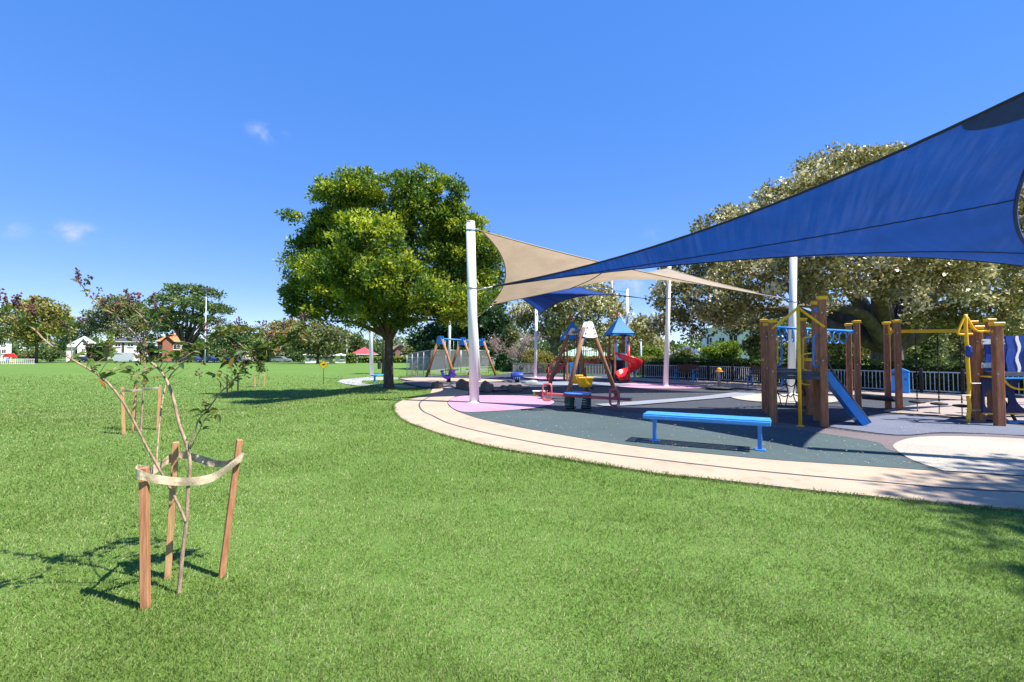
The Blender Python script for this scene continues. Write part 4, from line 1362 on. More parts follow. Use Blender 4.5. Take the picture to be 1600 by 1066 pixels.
# ---- overhead ring ladder and balance plank
rl = thing('ring_ladder', 'blue overhead bar with hanging rings between the timber tower and two posts', 'playground', gp['i'])
square_post(rl, gp['i'], pz(1327, 509, gp['i']), .13, rz=rzp)
square_post(rl, gp['j'], pz(1338.5, 505, gp['j']), .13, rz=rzp)
ra = Vector((gA.x + .05, gA.y - .25, 2.22)); rb = Vector(((gp['i'].x + gp['j'].x) / 2 + .05, (gp['i'].y + gp['j'].y) / 2, 2.16))
MB().tube([ra, rb], .035, 8).build('overhead_bar', M_blue, rl, world=True)
MB().beam(Vector((gp['i'].x, gp['i'].y - .02, 2.14)), Vector((gp['j'].x, gp['j'].y, 2.14)), .05, .07).build('cross_bar', M_blue, rl, world=True)
dr = (rb - ra).normalized(); dn = Vector((-dr.y, dr.x, 0))
for k in range(10):
    c_ = ra.lerp(rb, .08 + k * .086) + Vector((0, 0, -.20))
    ax1 = (dn * math.cos(.5 + k * .12) + dr * math.sin(.5 + k * .12)).normalized()
    ring = MB().tube([c_ + (ax1 * math.cos(t_) * .15 + Vector((0, 0, 1)) * math.sin(t_) * .165) for t_ in np.linspace(0, 2 * math.pi, 18, endpoint=False)], .016, 6, closed=True)
    ring.build('ring', M_blue, rl, world=True)
pk = thing('balance_plank', 'low dark grey balance plank between the post pairs behind the blue ramp', 'playground', gp['l'])
square_post(pk, gp['k'], pz(1386, 507, gp['k']), .125, rz=rzp)
square_post(pk, gp['l'], pz(1403, 504, gp['l']), .13, rz=rzp)
pa = (gp['i'] + gp['j']) / 2; pb_ = (gp['k'] + gp['l']) / 2
MB().beam(Vector((pa.x + .12, pa.y, .36)), Vector((pb_.x + .05, pb_.y, .33)), .34, .07, bev=.01).build('plank', M_dgrey, pk, world=True)
MB().beam(Vector((pa.x + .12, pa.y - .16, .28)), Vector((pb_.x + .05, pb_.y - .16, .26)), .03, .06).build('plank_edge', M_black, pk, world=True)
# ---- yellow beam with hanging step pods
pod = thing('pod_walk', 'yellow overhead beam with three black step pods hanging on chains', 'playground', G(1466, 644, .03))
ya = Vector((gp['k'].x + .02, gp['k'].y - .1, pz(1386, 518.5, gp['k']))); yb = Vector((gp['o'].x - .02, gp['o'].y - .1, pz(1550, 517, gp['o'])))
MB().beam(ya, yb, .05, .085).build('beam', M_yellow, pod, world=True)
MB().box(ya + Vector((-.02, 0, 0)), (.03, .10, .2)).build('bracket', M_yellow, pod, world=True)
for (u, v) in ((1431, 641.5), (1465, 643.5), (1500.5, 645.5)):
    g_ = G(u, v, .03)
    kx = (u - 800) / F_PX
    tpar = (kx * ya.y - ya.x) / ((yb.x - ya.x) - kx * (yb.y - ya.y))
    g_.x = ya.lerp(yb, tpar).x
    zt_ = ya.lerp(yb, tpar).z
    yy = ya.lerp(yb, tpar).y
    g_.y = yy
    ch = MB()
    ch.tube([Vector((g_.x, g_.y, zt_ - .04)), Vector((g_.x, g_.y, .33))], .011, 5)
    for k in range(20):
        ch.box((g_.x, g_.y, .36 + k * (zt_ - .45) / 20), (.03, .014, .05) if k % 2 else (.014, .03, .05))
    ch.build('chain', M_black, pod, world=True)
    MB().lathe([(.05, -.035), (.15, -.02), (.175, .0), (.165, .022), (.06, .04)], (g_.x, g_.y, .27), 18).build('step_pod', M_black, pod, world=True)
    MB().tube([Vector((g_.x, g_.y, .24)), Vector((g_.x, g_.y, -.01))], .012, 5).build('ground_chain', M_grey, pod, world=True)

# ---- second timber tower at the right edge
t2 = thing('timber_play_tower', 'timber play tower with blue wavy panels cut by the right picture edge', 'playground', gp['n'])
square_post(t2, gp['m'], pz(1527, 514, gp['m']), .14, rz=rzp + .1)
square_post(t2, gp['n'], pz(1557.5, 509, gp['n']), .145, rz=rzp + .1)
square_post(t2, gp['o'], pz(1548, 503, gp['o']), .13, rz=rzp + .1)
square_post(t2, gp['q'], pz(1523, 506, gp['q']), .12, rz=rzp + .1)
nE = gp['n'] + Vector((1.25, .10, 0)); oE = gp['o'] + Vector((1.6, .5, 0))
square_post(t2, nE, 2.15, .145, rz=rzp + .1); square_post(t2, oE, 2.2, .13, rz=rzp + .1)
z2 = 1.10
MB().prism([Vector((p.x, p.y, z2)) for p in (gp['m'] + Vector((0.02, -.09, 0)), gp['n'] + Vector((.09, .02, 0)), nE + Vector((0, .02, 0)), oE, gp['o'])], (0, 0, -.05), (0, 0, .03)).build('deck', M_dgrey, t2, world=True)
MB().beam(Vector((gp['n'].x + .075, gp['n'].y - .05, z2 - .085)), Vector((nE.x, nE.y - .05, z2 - .085)), .03, .035).build('blue_rail', M_blue, t2, world=True)
MB().beam(Vector((gp['m'].x, gp['m'].y - .01, z2 - .075)), Vector((gp['n'].x, gp['n'].y, z2 - .075)), .03, .03).build('yellow_rail', M_yellow, t2, world=True)
# wavy panels standing on the deck
def panel(name, mat, ul, ur, vt, vb, Y, thick=.03, wave=.02, seed=1):
    r = random.Random(seed)
    n_ = 10
    L_, R_ = [], []
    for i in range(n_ + 1):
        v = vt + (vb - vt) * i / n_
        w1 = wave * math.sin(i * 1.1 + seed); w2 = wave * math.sin(i * 1.1 + seed + .4)
        p = P(ul, v, Y); q = P(ur, v, Y)
        L_.append(Vector((p.x + w1, Y, p.z))); R_.append(Vector((q.x + w2, Y, q.z)))
    poly = L_ + list(reversed(R_))
    mb = MB()
    nP = len(L_)
    vs = L_ + R_
    fs = [(i, i + 1, nP + i + 1, nP + i) for i in range(nP - 1)]
    back = [p + Vector((0, thick, 0)) for p in vs]
    k = len(vs)
    mb.add(vs + back, fs + [tuple(k + x for x in reversed(f)) for f in fs] + [(i, k + i, k + i + 1, i + 1) for i in range(nP - 1)] + [(nP + i, nP + i + 1, k + nP + i + 1, k + nP + i) for i in range(nP - 1)] + [(0, nP, k + nP, k), (nP - 1, k + nP - 1, k + 2 * nP - 1, 2 * nP - 1)])
    return mb.build(name, mat, t2, world=True)
Yp = gp['n'].y + .32
panel('blue_panel', M_mblue, 1540, 1572, 526, 580, Yp + .1, seed=2, wave=.012)
panel('blue_panel', M_mblue, 1573, 1590, 525, 581.5, Yp - .1, seed=4, wave=.02)
panel('white_wave_strip', M_white, 1588.6, 1593.4, 525, 581.5, Yp - .115, seed=4, wave=.03)
panel('blue_panel', M_mblue, 1592.5, 1630, 524, 581.5, Yp - .1, seed=5, wave=.02)
panel('blue_panel', M_mblue, 1631, 1668, 524, 581.5, Yp - .1, seed=6, wave=.02)
for v0_, v1_ in ((530, 538), (567, 575)):
    a_ = P(1534, (v0_ + v1_) / 2, Yp + .06); b_2 = P(1573, (v0_ + v1_) / 2, Yp + .06)
    bo = MB().beam(a_, b_2, .025, (v1_ - v0_) / F_PX * Yp).build('white_board', M_lightgrey, t2, world=True)
    for uu in (1536, 1568.5):
        q = P(uu, (v0_ + v1_) / 2, Yp + .04)
        MB().tube([q, q + Vector((0, -.03, 0))], .02, 10).build('bolt', M_grey, bo, world=True)
# navy panel with a round hole below the deck
cu, cv, ru, rv = P(1557, 627.5, Yp + .15), None, .26, None
def holed(x0, x1, z0, z1, holes, Y, name, mat):
    outer_ = [Vector((x, z)) for x, z in ((x0, z0), (x1, z0), (x1, z1), (x0, z1))]
    verts = list(outer_); edges = [(0, 1), (1, 2), (2, 3), (3, 0)]
    hol = []
    for (hx_, hz_, rx_, rz_) in holes:
        b = len(verts)
        pts = [Vector((hx_ + rx_ * math.cos(t_), hz_ + rz_ * math.sin(t_))) for t_ in np.linspace(0, 2 * math.pi, 28, endpoint=False)]
        verts += pts; edges += [(b + i, b + (i + 1) % 28) for i in range(28)]
        hol.append(pts)
    res = delaunay_2d_cdt(verts, edges, [], 1, 1e-5)
    mb = MB()
    fs = []
    for f in res[2]:
        c_ = sum((res[0][i] for i in f), Vector((0, 0))) / len(f)
        if any(((c_.x - h_[0]) / h_[2]) ** 2 + ((c_.y - h_[1]) / h_[3]) ** 2 < .97 for h_ in holes):
            continue
        fs.append(tuple(f))
    front = [Vector((p.x, Y, p.y)) for p in res[0]]; bk = [Vector((p.x, Y + .03, p.y)) for p in res[0]]
    k = len(front)
    mb.add(front + bk, fs + [tuple(k + i for i in reversed(f)) for f in fs])
    for loop in [outer_] + hol:
        lv = [Vector((p.x, Y, p.y)) for p in loop]
        for i in range(len(lv)):
            j = (i + 1) % len(lv)
            mb.add([lv[i], lv[j], lv[j] + Vector((0, .03, 0)), lv[i] + Vector((0, .03, 0))], [(0, 1, 2, 3)])
    return mb.build(name, mat, t2, world=True)
xl = P(1535, 620, Yp + .15).x; xr = P(1668, 620, Yp + .15).x
ztp = z2 - .1; zbt = P(1550, 645.5, Yp + .15).z
hc = P(1557.5, 626, Yp + .15); hc2 = P(1606, 617, Yp + .15)
holed(xl, xr, max(.08, zbt), ztp, [(hc.x, hc.z, .27, .26), (hc2.x + .06, hc2.z + .02, .34, .35)], Yp + .15, 'navy_panel', M_navy)
MB().beam(Vector((xl, Yp + .16, max(.06, zbt) - .015)), Vector((xr, Yp + .16, max(.06, zbt) - .015)), .04, .03).build('yellow_rail', M_yellow, t2, world=True)
arcp = [P(u, v, Yp - .05) for u, v in ((1569, 593), (1575, 601), (1585, 606.5), (1600, 608.5), (1612, 606))]
MB().tube(smooth_line(arcp, 4), .022, 8).build('arch_handle', M_yellow, t2, world=True)
tp = P(1587, 594, gp['n'].y + .05); tb_ = G(1588, 659.5, .03)
MB().tube([Vector((tp.x, tb_.y, tp.z)), tb_], .03, 8).build('black_strut', M_black, t2, world=True)
MB().lathe([(.055, 0), (.055, .02), (.03, .04)], tb_, 10).build('strut_foot', M_black, t2, world=True)
bb0 = G(1570, 661.5, .03)
MB().beam(bb0 + Vector((.06, 0, .03)), bb0 + Vector((1.1, -.05, .03)), .05, .05).build('ground_bar', M_blue, t2, world=True)
# seat board seen through the hole
MB().beam(P(1545, 619, Yp + .9), P(1640, 621, Yp + .9), .3, .05).build('inner_seat', M_dgrey, t2, world=True)
for uu in (1552, 1640):
    q = P(uu, 620, Yp + .9)
    MB().box((q.x, q.y, q.z / 2 - .02), (.1, .2, q.z - .01)).build('inner_leg', M_post, t2, world=True)
# ---- yellow step pole
yp0 = G(1512.5, 661, .03)
sp = thing('step_pole', 'twisting yellow climbing pole with grey foot plates beside the right tower', 'playground', yp0)
Yq = yp0.y
line = [P(u, v, Yq) for u, v in ((1512.5, 661), (1513.5, 648), (1515, 635), (1513, 620), (1514.5, 605), (1513, 585), (1511.5, 560), (1510.5, 540), (1509, 515), (1508.5, 492))]
line[0] = yp0.copy()
MB().tube(smooth_line(line, 3), .036, 10).build('pole', M_yellow, sp, world=True)
tri_ = [P(u, v, Yq) for u, v in ((1508.5, 492), (1502, 506), (1496.5, 519), (1499, 522.5), (1508, 522.5), (1519, 522))]
MB().tube(smooth_line(tri_, 3), .024, 8).build('handle', M_yellow, sp, world=True)
tri2 = [P(u, v, Yq) for u, v in ((1508.5, 492), (1515, 503), (1521, 513), (1527, 517.5), (1540, 518))] + [P(1552, 518, gp['n'].y)]
MB().tube(smooth_line(tri2, 3), .024, 8).build('handle', M_yellow, sp, world=True)
for (u, v, sg) in ((1521, 599, 1), (1521, 640.5, 1), (1505.5, 617.5, -1), (1506, 656, -1)):
    q = P(u, v, Yq)
    MB().box(q, (.20, .14, .016), bev=.004).build('foot_plate', M_grey, sp, world=True)
    MB().box(q + Vector((-.03 * sg, 0, -.016)), (.13, .03, .014)).build('plate_bracket', M_yellow, sp, world=True)
q = P(1513.5, 549, Yq - .05)
ho = MB()
ho.lathe([(.02, -.13), (.055, -.09), (.062, -.02), (.05, .05), (.058, .09), (.02, .13)], q + Vector((0, 0, 0)), 9)
ho.build('climbing_hold', M_mblue, sp, world=True)

# ------------------------------------------------------------------ blue bin enclosure
bb = G(1405, 614.5, .03)
bn = thing('bin_enclosure', 'bright blue bin enclosure with rounded top by the picket fence', 'bin', bb, math.atan2(-1, 1.1))
MB().box((0, 0, .41), (.62, .6, .82), bev=.02).build('body', M_blue, bn)
prof = [Vector((-.33, 0, .82))] + [Vector((-.33 + .66 * i / 10, 0, .82 + .13 * math.sin(math.pi * i / 10))) for i in range(1, 10)] + [Vector((.33, 0, .82))]
MB().prism(prof, (0, -.32, .002), (0, .32, .002)).build('lid', M_blue, bn)
MB().box((0, -.303, .42), (.5, .012, .7)).build('door', M_blue, bn)
MB().box((.2, -.312, .55), (.04, .012, .09)).build('lock', M_dgrey, bn)
MB().box((-.05, -.312, .72), (.3, .012, .09)).build('slot', M_dgrey, bn)

# ------------------------------------------------------------------ spinner roundabout
sb_ = G(1124, 608.5, .03)
spn = thing('spinner', 'small roundabout disc with grey post and yellow ball top', 'spinner', sb_)
MB().lathe([(.50, .0), (.52, .05), (.56, .062), (.57, .085), (.55, .10), (.08, .115)], n=32).build('disc', M_dgrey, spn)
MB().lathe([(.065, .10), (.062, .72), (.07, .73)], n=14).build('post', M_grey, spn)
MB().lathe([(.10, .725), (.15, .735), (.165, .755), (.15, .775), (.08, .79)], n=18).build('handwheel', pm('orange_plastic', (.75, .22, .02), .4), spn)
MB().lathe([(.06, .785), (.095, .82), (.095, .86), (.06, .90), (.015, .915)], n=14).build('ball', M_yellow2, spn)

# ------------------------------------------------------------------ park benches along the fence
M_slatb = wood('brown_slat', (0.09, 0.05, 0.035), (0.15, 0.085, 0.055), (1.5, 14, 14))
def seat(label, u0, v0, u1, v1):
    a, b = G(u0, v0, .03), G(u1, v1, .03)
    dd = b - a
    t = thing('slatted_bench', label, 'bench', (a + b) / 2, math.atan2(dd.y, dd.x), 'park seats along the picket fence')
    L = dd.length
    for k in range(4):
        MB().box((0, -.17 + k * .115, .44), (L, .10, .035), bev=.006).build('seat_slat', M_slatb, t)
    for k in range(4):
        MB().box((0, .27 + k * .03, .55 + k * .105), (L, .03, .095), bev=.006).build('back_slat', M_slatb, t)
    for sx in (-L / 2 + .1, L / 2 - .1):
        o = MB()
        o.beam((sx, -.2, 0), (sx, -.14, .42), .05, .07, (0, 1, 0)); o.beam((sx, .30, 0), (sx, .20, .42), .05, .07, (0, 1, 0))
        o.beam((sx, -.2, .41), (sx, .26, .41), .05, .05); o.beam((sx, .24, .40), (sx, .40, .9), .05, .05, (0, 1, 0))
        o.beam((sx, .27, .64), (sx, -.20, .64), .055, .04); o.beam((sx, -.18, .41), (sx, -.18, .63), .045, .045, (0, 1, 0))
        o.build('end_frame', M_blue, t)
seat('brown slatted park seat with blue arms left of the roundabout', 1054, 595, 1088, 596.5)
seat('brown slatted park seat with blue arms behind the timber tower', 1168, 602, 1229, 605)
seat('brown slatted park seat with blue arms just right of the spiral slide', 970, 591.5, 994, 592)

# ------------------------------------------------------------------ picket fence
M_picket = pm('white_picket', (0.50, 0.51, 0.52), .45, .1, 3)
M_fpost = pm('dark_fence_post', (0.045, 0.035, 0.032), .7, .2, 3)
fe = thing('picket_fence', 'low white vertical picket fence with dark posts along the playground edge', 'fence', fence_pts[0])
fh = .86
pick0 = MB().box((0, 0, fh / 2 + .03), (.022, .022, fh - .10)).build('picket', M_picket, fe)
first = True
tot = 0
acc = 0
segs = []
for a, b in zip(fence_pts[:-1], fence_pts[1:]):
    m = max(1, round((b - a).length / 2.5))
    for k in range(m):
        segs.append((a.lerp(b, k / m), a.lerp(b, (k + 1) / m)))
cand = []
for a, b in segs:
    dd = (b - a); L = dd.length
    rz = math.atan2(dd.y, dd.x)
    MB().box(Vector((a.x, a.y, a.z + .47)), (.10, .10, .98), rz, bev=.01).build('post', M_fpost, fe, world=True)
    for zz in (.10, .82):
        MB().beam(Vector((a.x, a.y, a.z + zz)) + dd.normalized() * .05, Vector((b.x, b.y, b.z + zz)) - dd.normalized() * .05, .035, .04).build('rail', M_picket, fe, world=True)
    npk = int(L / .125)
    for k in range(1, npk):
        p = a.lerp(b, k / npk)
        cand.append((p, rz))
far_first = sorted(cand, key=lambda q: q[0].length)
extra = MB()
for i, (p, rz) in enumerate(far_first):
    if i < 295:
        loc = p - Vector(fe.location)
        if first:
            pick0.location = loc; pick0.rotation_euler = (0, 0, rz); first = False
        else:
            share(pick0, fe, loc, (0, 0, rz))
    else:
        extra.box((p.x, p.y, p.z + fh / 2 + .03), (.022, .022, fh - .10), rz)
if extra.v:
    eo = extra.build('far_pickets', M_picket, fe, world=True)
    eo['kind'] = 'stuff'

# ------------------------------------------------------------------ bucket swing with white caps
sw = thing('bucket_swing', 'timber A-frame swing with cream caps and two yellow bucket seats', 'swing', G(903, 622, .03))
fa, fb_ = G(884, 628.5, .03), G(966, 622.5, .03)
ra_, rb_ = G(853.5, 613, .03), G(918.5, 614, .03)
apf = (fa + fb_) / 2; apf.z = P(919, 507, apf.y).z; apf.x = P(919, 507, apf.y).x
apr = (ra_ + rb_) / 2; apr.z = apf.z - .02; apr.x = P(895, 515, apr.y).x
for (a, ap, sg) in ((fa, apf, -1), (fb_, apf, 1), (ra_, apr, -1), (rb_, apr, 1)):
    dd = (fb_ - fa) if ap is apf else (rb_ - ra_)
    dd = dd.normalized()
    topp = ap + dd * sg * .16 - Vector((0, 0, .12))
    MB().tube([a - Vector((0, 0, .05)), topp], .072, 12).build('leg', M_log2, sw, world=True)
for ap, dd, s_ in ((apf, (fb_ - fa).normalized(), -1), (apr, (rb_ - ra_).normalized(), -1)):
    nn = Vector((dd.y, -dd.x, 0))
    if nn.y > 0: nn = -nn
    prof = [(-.32, -.40), (-.13, .02), (-.08, .09), (.08, .09), (.13, .02), (.32, -.40), (.12, -.44), (-.12, -.44)]
    poly = [ap + dd * x + Vector((0, 0, z)) for x, z in prof]
    if ap is apr:
        poly = [ap + dd * x * .62 + Vector((0, 0, z * .5 + .02)) for x, z in prof]
    for off in (.075, -.105):
        c_ = MB().prism(poly, nn * off, nn * (off + .03)).build('cap', M_cream if ap is apr else M_white, sw, world=True)
        if off > 0 and ap is apf:
            for bx, bz in ((-.14, -.12), (.14, -.12), (-.2, -.3), (.2, -.3)):
                q = ap + dd * bx + Vector((0, 0, bz)) + nn * (off + .03)
                MB().tube([q, q + nn * .02], .022, 8).build('bolt', M_dgrey, c_, world=True)
MB().tube([apf + Vector((0, 0, -.1)), apr + Vector((0, 0, -.1))], .05, 12).build('beam', M_dgrey, sw, world=True)
dbm = (apr - apf)
for k, tt in enumerate((.2, .8)):
    c_ = apf.lerp(apr, tt)
    zs = .42
    bd = dbm.normalized()
    side = Vector((bd.y, -bd.x, 0)).normalized()
    mbk = MB()
    prof_ = [(.02, -.02), (.15, .0), (.20, .10), (.205, .24), (.215, .31), (.19, .31), (.17, .1), (.02, .05)]
    n_ = 14
    vs = []
    for (r_, z_) in prof_:
        for j in range(n_):
            an_ = 2 * math.pi * j / n_
            vs.append(Vector((c_.x, c_.y, zs + z_)) + bd * (r_ * math.cos(an_) * 1.05) + side * (r_ * math.sin(an_) * 1.25))
    mbk.add(vs, [(i * n_ + j, i * n_ + (j + 1) % n_, (i + 1) * n_ + (j + 1) % n_, (i + 1) * n_ + j) for i in range(len(prof_) - 1) for j in range(n_)], True)
    st = mbk.build('bucket_seat', M_yellow2, sw, world=True)
    MB().box(Vector((c_.x, c_.y, zs + .30)), (.5, .46, .05), math.atan2(side.y, side.x), bev=.02).build('rim', M_yellow2, st, world=True)
    for sg in (-1, 1):
        MB().tube([Vector((c_.x, c_.y, c_.z - .12)) + bd * sg * .20, Vector((c_.x, c_.y, zs + .3)) + bd * sg * .22], .010, 5).build('chain', M_black, sw, world=True)
        MB().tube([Vector((c_.x, c_.y, zs + .02)) + bd * sg * .1 + side * .22, Vector((c_.x, c_.y, zs - .08)) + bd * sg * .1 + side * .26], .035, 8).build('leg_hole_pad', M_black, st, world=True)

# ------------------------------------------------------------------ spring seesaw
se0 = G(903, 640.5, .03)
ss = thing('seesaw', 'red spring seesaw with blue middle plate and dark green springs', 'seesaw', se0)
Ys = se0.y
el = P(836, 614.5, Ys - .1); er = P(984, 624.5, Ys - .1)
MB().beam(el, er, .075, .075, bev=.01).build('beam', M_pinkred, ss, world=True)
for e_, sg in ((el, 1), (er, -1)):
    MB().box(e_ + Vector((.10 * sg, 0, .055)), (.34, .26, .022), bev=.008).build('seat_plate', M_lightgrey, ss, world=True)
    MB().box(e_ + Vector((-.02 * sg, 0, 0)), (.05, .10, .09), bev=.01).build('end_stop', M_yellow, ss, world=True)
for u, v in ((854, 612.5), (959, 621.5)):
    c_ = P(u, v, Ys - .1)
    w_, h_ = .115, .21
    loop = []
    for (sx, sz) in ((-1, -1), (1, -1), (1, 1), (-1, 1)):
        loop += [c_ + Vector((sx * w_ * (.6 if (sx * sz > 0) == False else 1), -.13, sz * h_ * (1 if sx * sz > 0 else 1)))]
    pts = []
    for t_ in np.linspace(0, 2 * math.pi, 24, endpoint=False):
        ct, st_ = math.cos(t_), math.sin(t_)
        pts.append(c_ + Vector((w_ * math.copysign(abs(ct) ** .45, ct), -.14 + .02 * st_, h_ * math.copysign(abs(st_) ** .45, st_))))
    MB().tube(pts, .019, 7, closed=True).build('handle_loop', M_pinkred, ss, world=True)
    pts2 = [p + Vector((.03, .28, 0)) for p in pts]
    MB().tube(pts2, .019, 7, closed=True).build('handle_loop', M_pinkred, ss, world=True)
    MB().tube([c_ + Vector((0, -.14, .02)), c_ + Vector((.03, .14, .02))], .018, 6).build('handle_bar', M_pinkred, ss, world=True)
pc = P(903, 617.5, Ys - .1)
MB().lathe([(.36, -.012), (.38, 0), (.36, .016), (.1, .03)], pc + Vector((0, 0, .05)), 20).build('middle_plate', M_blue, ss, world=True)
for dx_ in (-.22, .22):
    coil = [se0 + Vector((dx_ + .115 * math.cos(t_), .115 * math.sin(t_), .03 + .36 * t_ / (2 * math.pi * 6))) for t_ in np.linspace(0, 2 * math.pi * 6, 90)]
    MB().tube(coil, .026, 6).build('spring', M_springgreen, ss, world=True)
MB().prism([se0 + Vector(q) for q in ((-.11, -.08, .40), (.13, -.08, .40), (.06, -.08, .04), (-.05, -.08, .04))], (0, 0, 0), (0, .1, 0)).build('middle_bracket', M_grey, ss, world=True)
MB().box(se0 + Vector((0, 0, .012)), (.75, .4, .024)).build('ground_plate', M_dgrey, ss, world=True)
# ------------------------------------------------------------------ roofed play towers with bridge and spiral slide
def tower_roof(t, c, w, z0, z1, yaw):
    ro = MB()
    m = Matrix.Rotation(yaw, 3, 'Z')
    def q(x, y, z): return Vector(c) + m @ Vector((x, y, 0)) + Vector((0, 0, z))
    rows = 9
    prof = []
    for k in range(rows + 1):
        f = k / rows
        prof.append((w / 2 * (1 - f) ** 1.12 + .03 * (1 - f), z0 + (z1 - z0) * f))
    for k in range(rows):
        (w0, a0), (w1, a1) = prof[k], prof[k + 1]
        w1b = w1 + .022
        vs = [q(sx * w0, sy * w0, a0) for sx, sy in ((-1, -1), (1, -1), (1, 1), (-1, 1))] + [q(sx * w1b, sy * w1b, a1) for sx, sy in ((-1, -1), (1, -1), (1, 1), (-1, 1))] + [q(sx * w1 * .98, sy * w1 * .98, a1) for sx, sy in ((-1, -1), (1, -1), (1, 1), (-1, 1))]
        fs = []
        for i in range(4):
            j = (i + 1) % 4
            fs += [(i, j, 4 + j, 4 + i), (4 + i, 4 + j, 8 + j, 8 + i)]
        ro.add(vs, fs)
    o = ro.build('roof', M_roofblue, t, world=True, fix=False)
    # separate shingle tabs on the two camera-side slopes
    tabs = MB()
    for side in range(4):
        ms = Matrix.Rotation(yaw + side * math.pi / 2, 3, 'Z')
        for k in range(rows - 1):
            (w0, a0), (w1, a1) = prof[k], prof[k + 1]
            nT = max(2, int(2 * w0 / .15))
            for i in range(nT):
                f0 = -1 + 2 * (i + (.5 if k % 2 else 0) * 0 + .06) / nT; f1 = -1 + 2 * (i + .94) / nT
                def tp(f, wv_, a, e): return Vector(c) + ms @ Vector((f * wv_, -(wv_ + e), 0)) + Vector((0, 0, a))
                tabs.add([tp(f0, w0, a0, .012), tp(f1, w0, a0, .012), tp(f1, w1, a1, .012), tp(f0, w1, a1, .012)], [(0, 1, 2, 3)])
    to = tabs.build('shingle_tabs', M_roofblue, o, world=True, fix=False)
    to['kind'] = 'stuff'
    eb = MB()
    for side in range(4):
        ms = Matrix.Rotation(yaw + side * math.pi / 2, 3, 'Z')
        hw_ = w / 2 + .02
        pts = []
        for i in range(9):
            x = -hw_ + 2 * hw_ * i / 8
            pts.append((x, z0 - .17 + .10 * math.sin(math.pi * i / 8)))
        poly = [Vector(c) + ms @ Vector((x, -hw_, 0)) + Vector((0, 0, z)) for x, z in pts] + [Vector(c) + ms @ Vector((hw_, -hw_, 0)) + Vector((0, 0, z0 + .03)), Vector(c) + ms @ Vector((-hw_, -hw_, 0)) + Vector((0, 0, z0 + .03))]
        nn = ms @ Vector((0, 1, 0))
        eb.prism(poly, (0, 0, 0), nn * .04)
    eb.build('eaves', M_roofblue, t, world=True)
    top = Vector(c) + Vector((0, 0, z1))
    fl = MB().tube([top - Vector((0, 0, .06)), top + Vector((0, 0, .24))], .015, 6).build('flag_pole', M_grey, o, world=True)
    MB().prism([top + Vector(x) for x in ((-.012, 0, .06), (-.10, 0, .10), (-.2, 0, .07), (-.2, 0, .19), (-.10, 0, .22), (-.012, 0, .23))], (0, -.012, 0), (0, .012, 0)).build('flag', M_redpaint, o, world=True)

ct = G(969, 596.5, .03)
cas = thing('castle_playset', 'twin play towers with blue shingled roofs, curved bridge and red spiral slide', 'playground', ct)
yawA = .15
kA = ct.y / F_PX
cA = Vector((P(968, 554, ct.y).x, ct.y + .1, ct.z))
zeA = P(967, 521, ct.y).z; zaA = P(967, 495, ct.y).z
mA = Matrix.Rotation(yawA, 3, 'Z')
hwA = .40
postsA = []
for sx, sy in ((-1, -1), (1, -1), (1, 1), (-1, 1)):
    p = cA + mA @ Vector((sx * hwA, sy * hwA, 0))
    MB().beam(p - Vector((0, 0, .1)), Vector((p.x, p.y, zeA - .02)), .10, .10, (1, 0, 0), bev=.01).build('post', M_post, cas, world=True)
tower_roof(cas, cA - Vector((0, 0, ct.z)) + Vector((0, 0, 0)), 1.18, zeA, zaA, yawA)
zdk = P(960, 556, ct.y).z
MB().box(Vector((cA.x, cA.y, zdk)), (.78, .78, .06), yawA).build('deck', M_dgrey, cas, world=True)
MB().box(Vector((cA.x, cA.y, zdk + .06)) + mA @ Vector((0, -.43, .0)), (.74, .05, .16), yawA).build('slide_sill', M_roofblue, cas, world=True)
MB().box(Vector((cA.x, cA.y, zdk - .12)) + mA @ Vector((0, -.45, .0)), (.62, .04, .20), yawA).build('blue_skirt', M_roofblue, cas, world=True)
for sx in (-.32, .32):
    MB().box(Vector((cA.x, cA.y, zdk + .42)) + mA @ Vector((sx, -.44, 0)), (.12, .05, .72), yawA, bev=.01).build('entry_board', M_roofblue, cas, world=True)
MB().tube([Vector((cA.x, cA.y, zdk + .78)) + mA @ Vector((-.36, -.44, 0)), Vector((cA.x, cA.y, zdk + .78)) + mA @ Vector((.36, -.44, 0))], .02, 6).build('entry_bar', M_grey, cas, world=True)
MB().tube([Vector((cA.x, cA.y, zdk + .95)) + mA @ Vector((-.36, .40, 0)), Vector((cA.x, cA.y, zdk + .95)) + mA @ Vector((.36, .40, 0))], .02, 6).build('back_bar', M_redpaint, cas, world=True)
MB().box(Vector((cA.x, cA.y, .62)) + mA @ Vector((0, .30, 0)), (.66, .04, 1.1), yawA).build('dark_panel', M_navy, cas, world=True)
# spiral slide: an open channel on a helix
cs = Vector((P(982.5, 554, ct.y - .95).x, ct.y - .95, 0))
Rs = .40
nS = 46
a0 = R(172); sweep = R(385)
chn = []
for i in range(nS + 1):
    f = i / nS
    an_ = a0 + sweep * f
    z_ = (zdk + .02) + (.17 - zdk) * f
    rad = Rs
    if f > .86:
        pass
    cx_ = cs + Vector((math.cos(an_) * rad, math.sin(an_) * rad, z_ - cs.z))
    tg_ = Vector((-math.sin(an_), math.cos(an_), 0))
    out_ = Vector((math.cos(an_), math.sin(an_), 0))
    row = []
    for (o_, h_) in ((-.26, .13), (-.25, .06), (-.17, .0), (0, -.035), (.14, -.01), (.24, .09), (.29, .24), (.31, .25), (.30, .22), (.26, .06), (.16, -.05), (0, -.085), (-.18, -.05), (-.28, .04), (-.29, .13)):
        row.append(cx_ + out_ * o_ + Vector((0, 0, h_)))
    chn.append(row)
mbs = MB()
wR = len(chn[0])
mbs.add([p for r_ in chn for p in r_], [(i * wR + j, i * wR + (j + 1) % wR, (i + 1) * wR + (j + 1) % wR, (i + 1) * wR + j) for i in range(nS) for j in range(wR)], True)
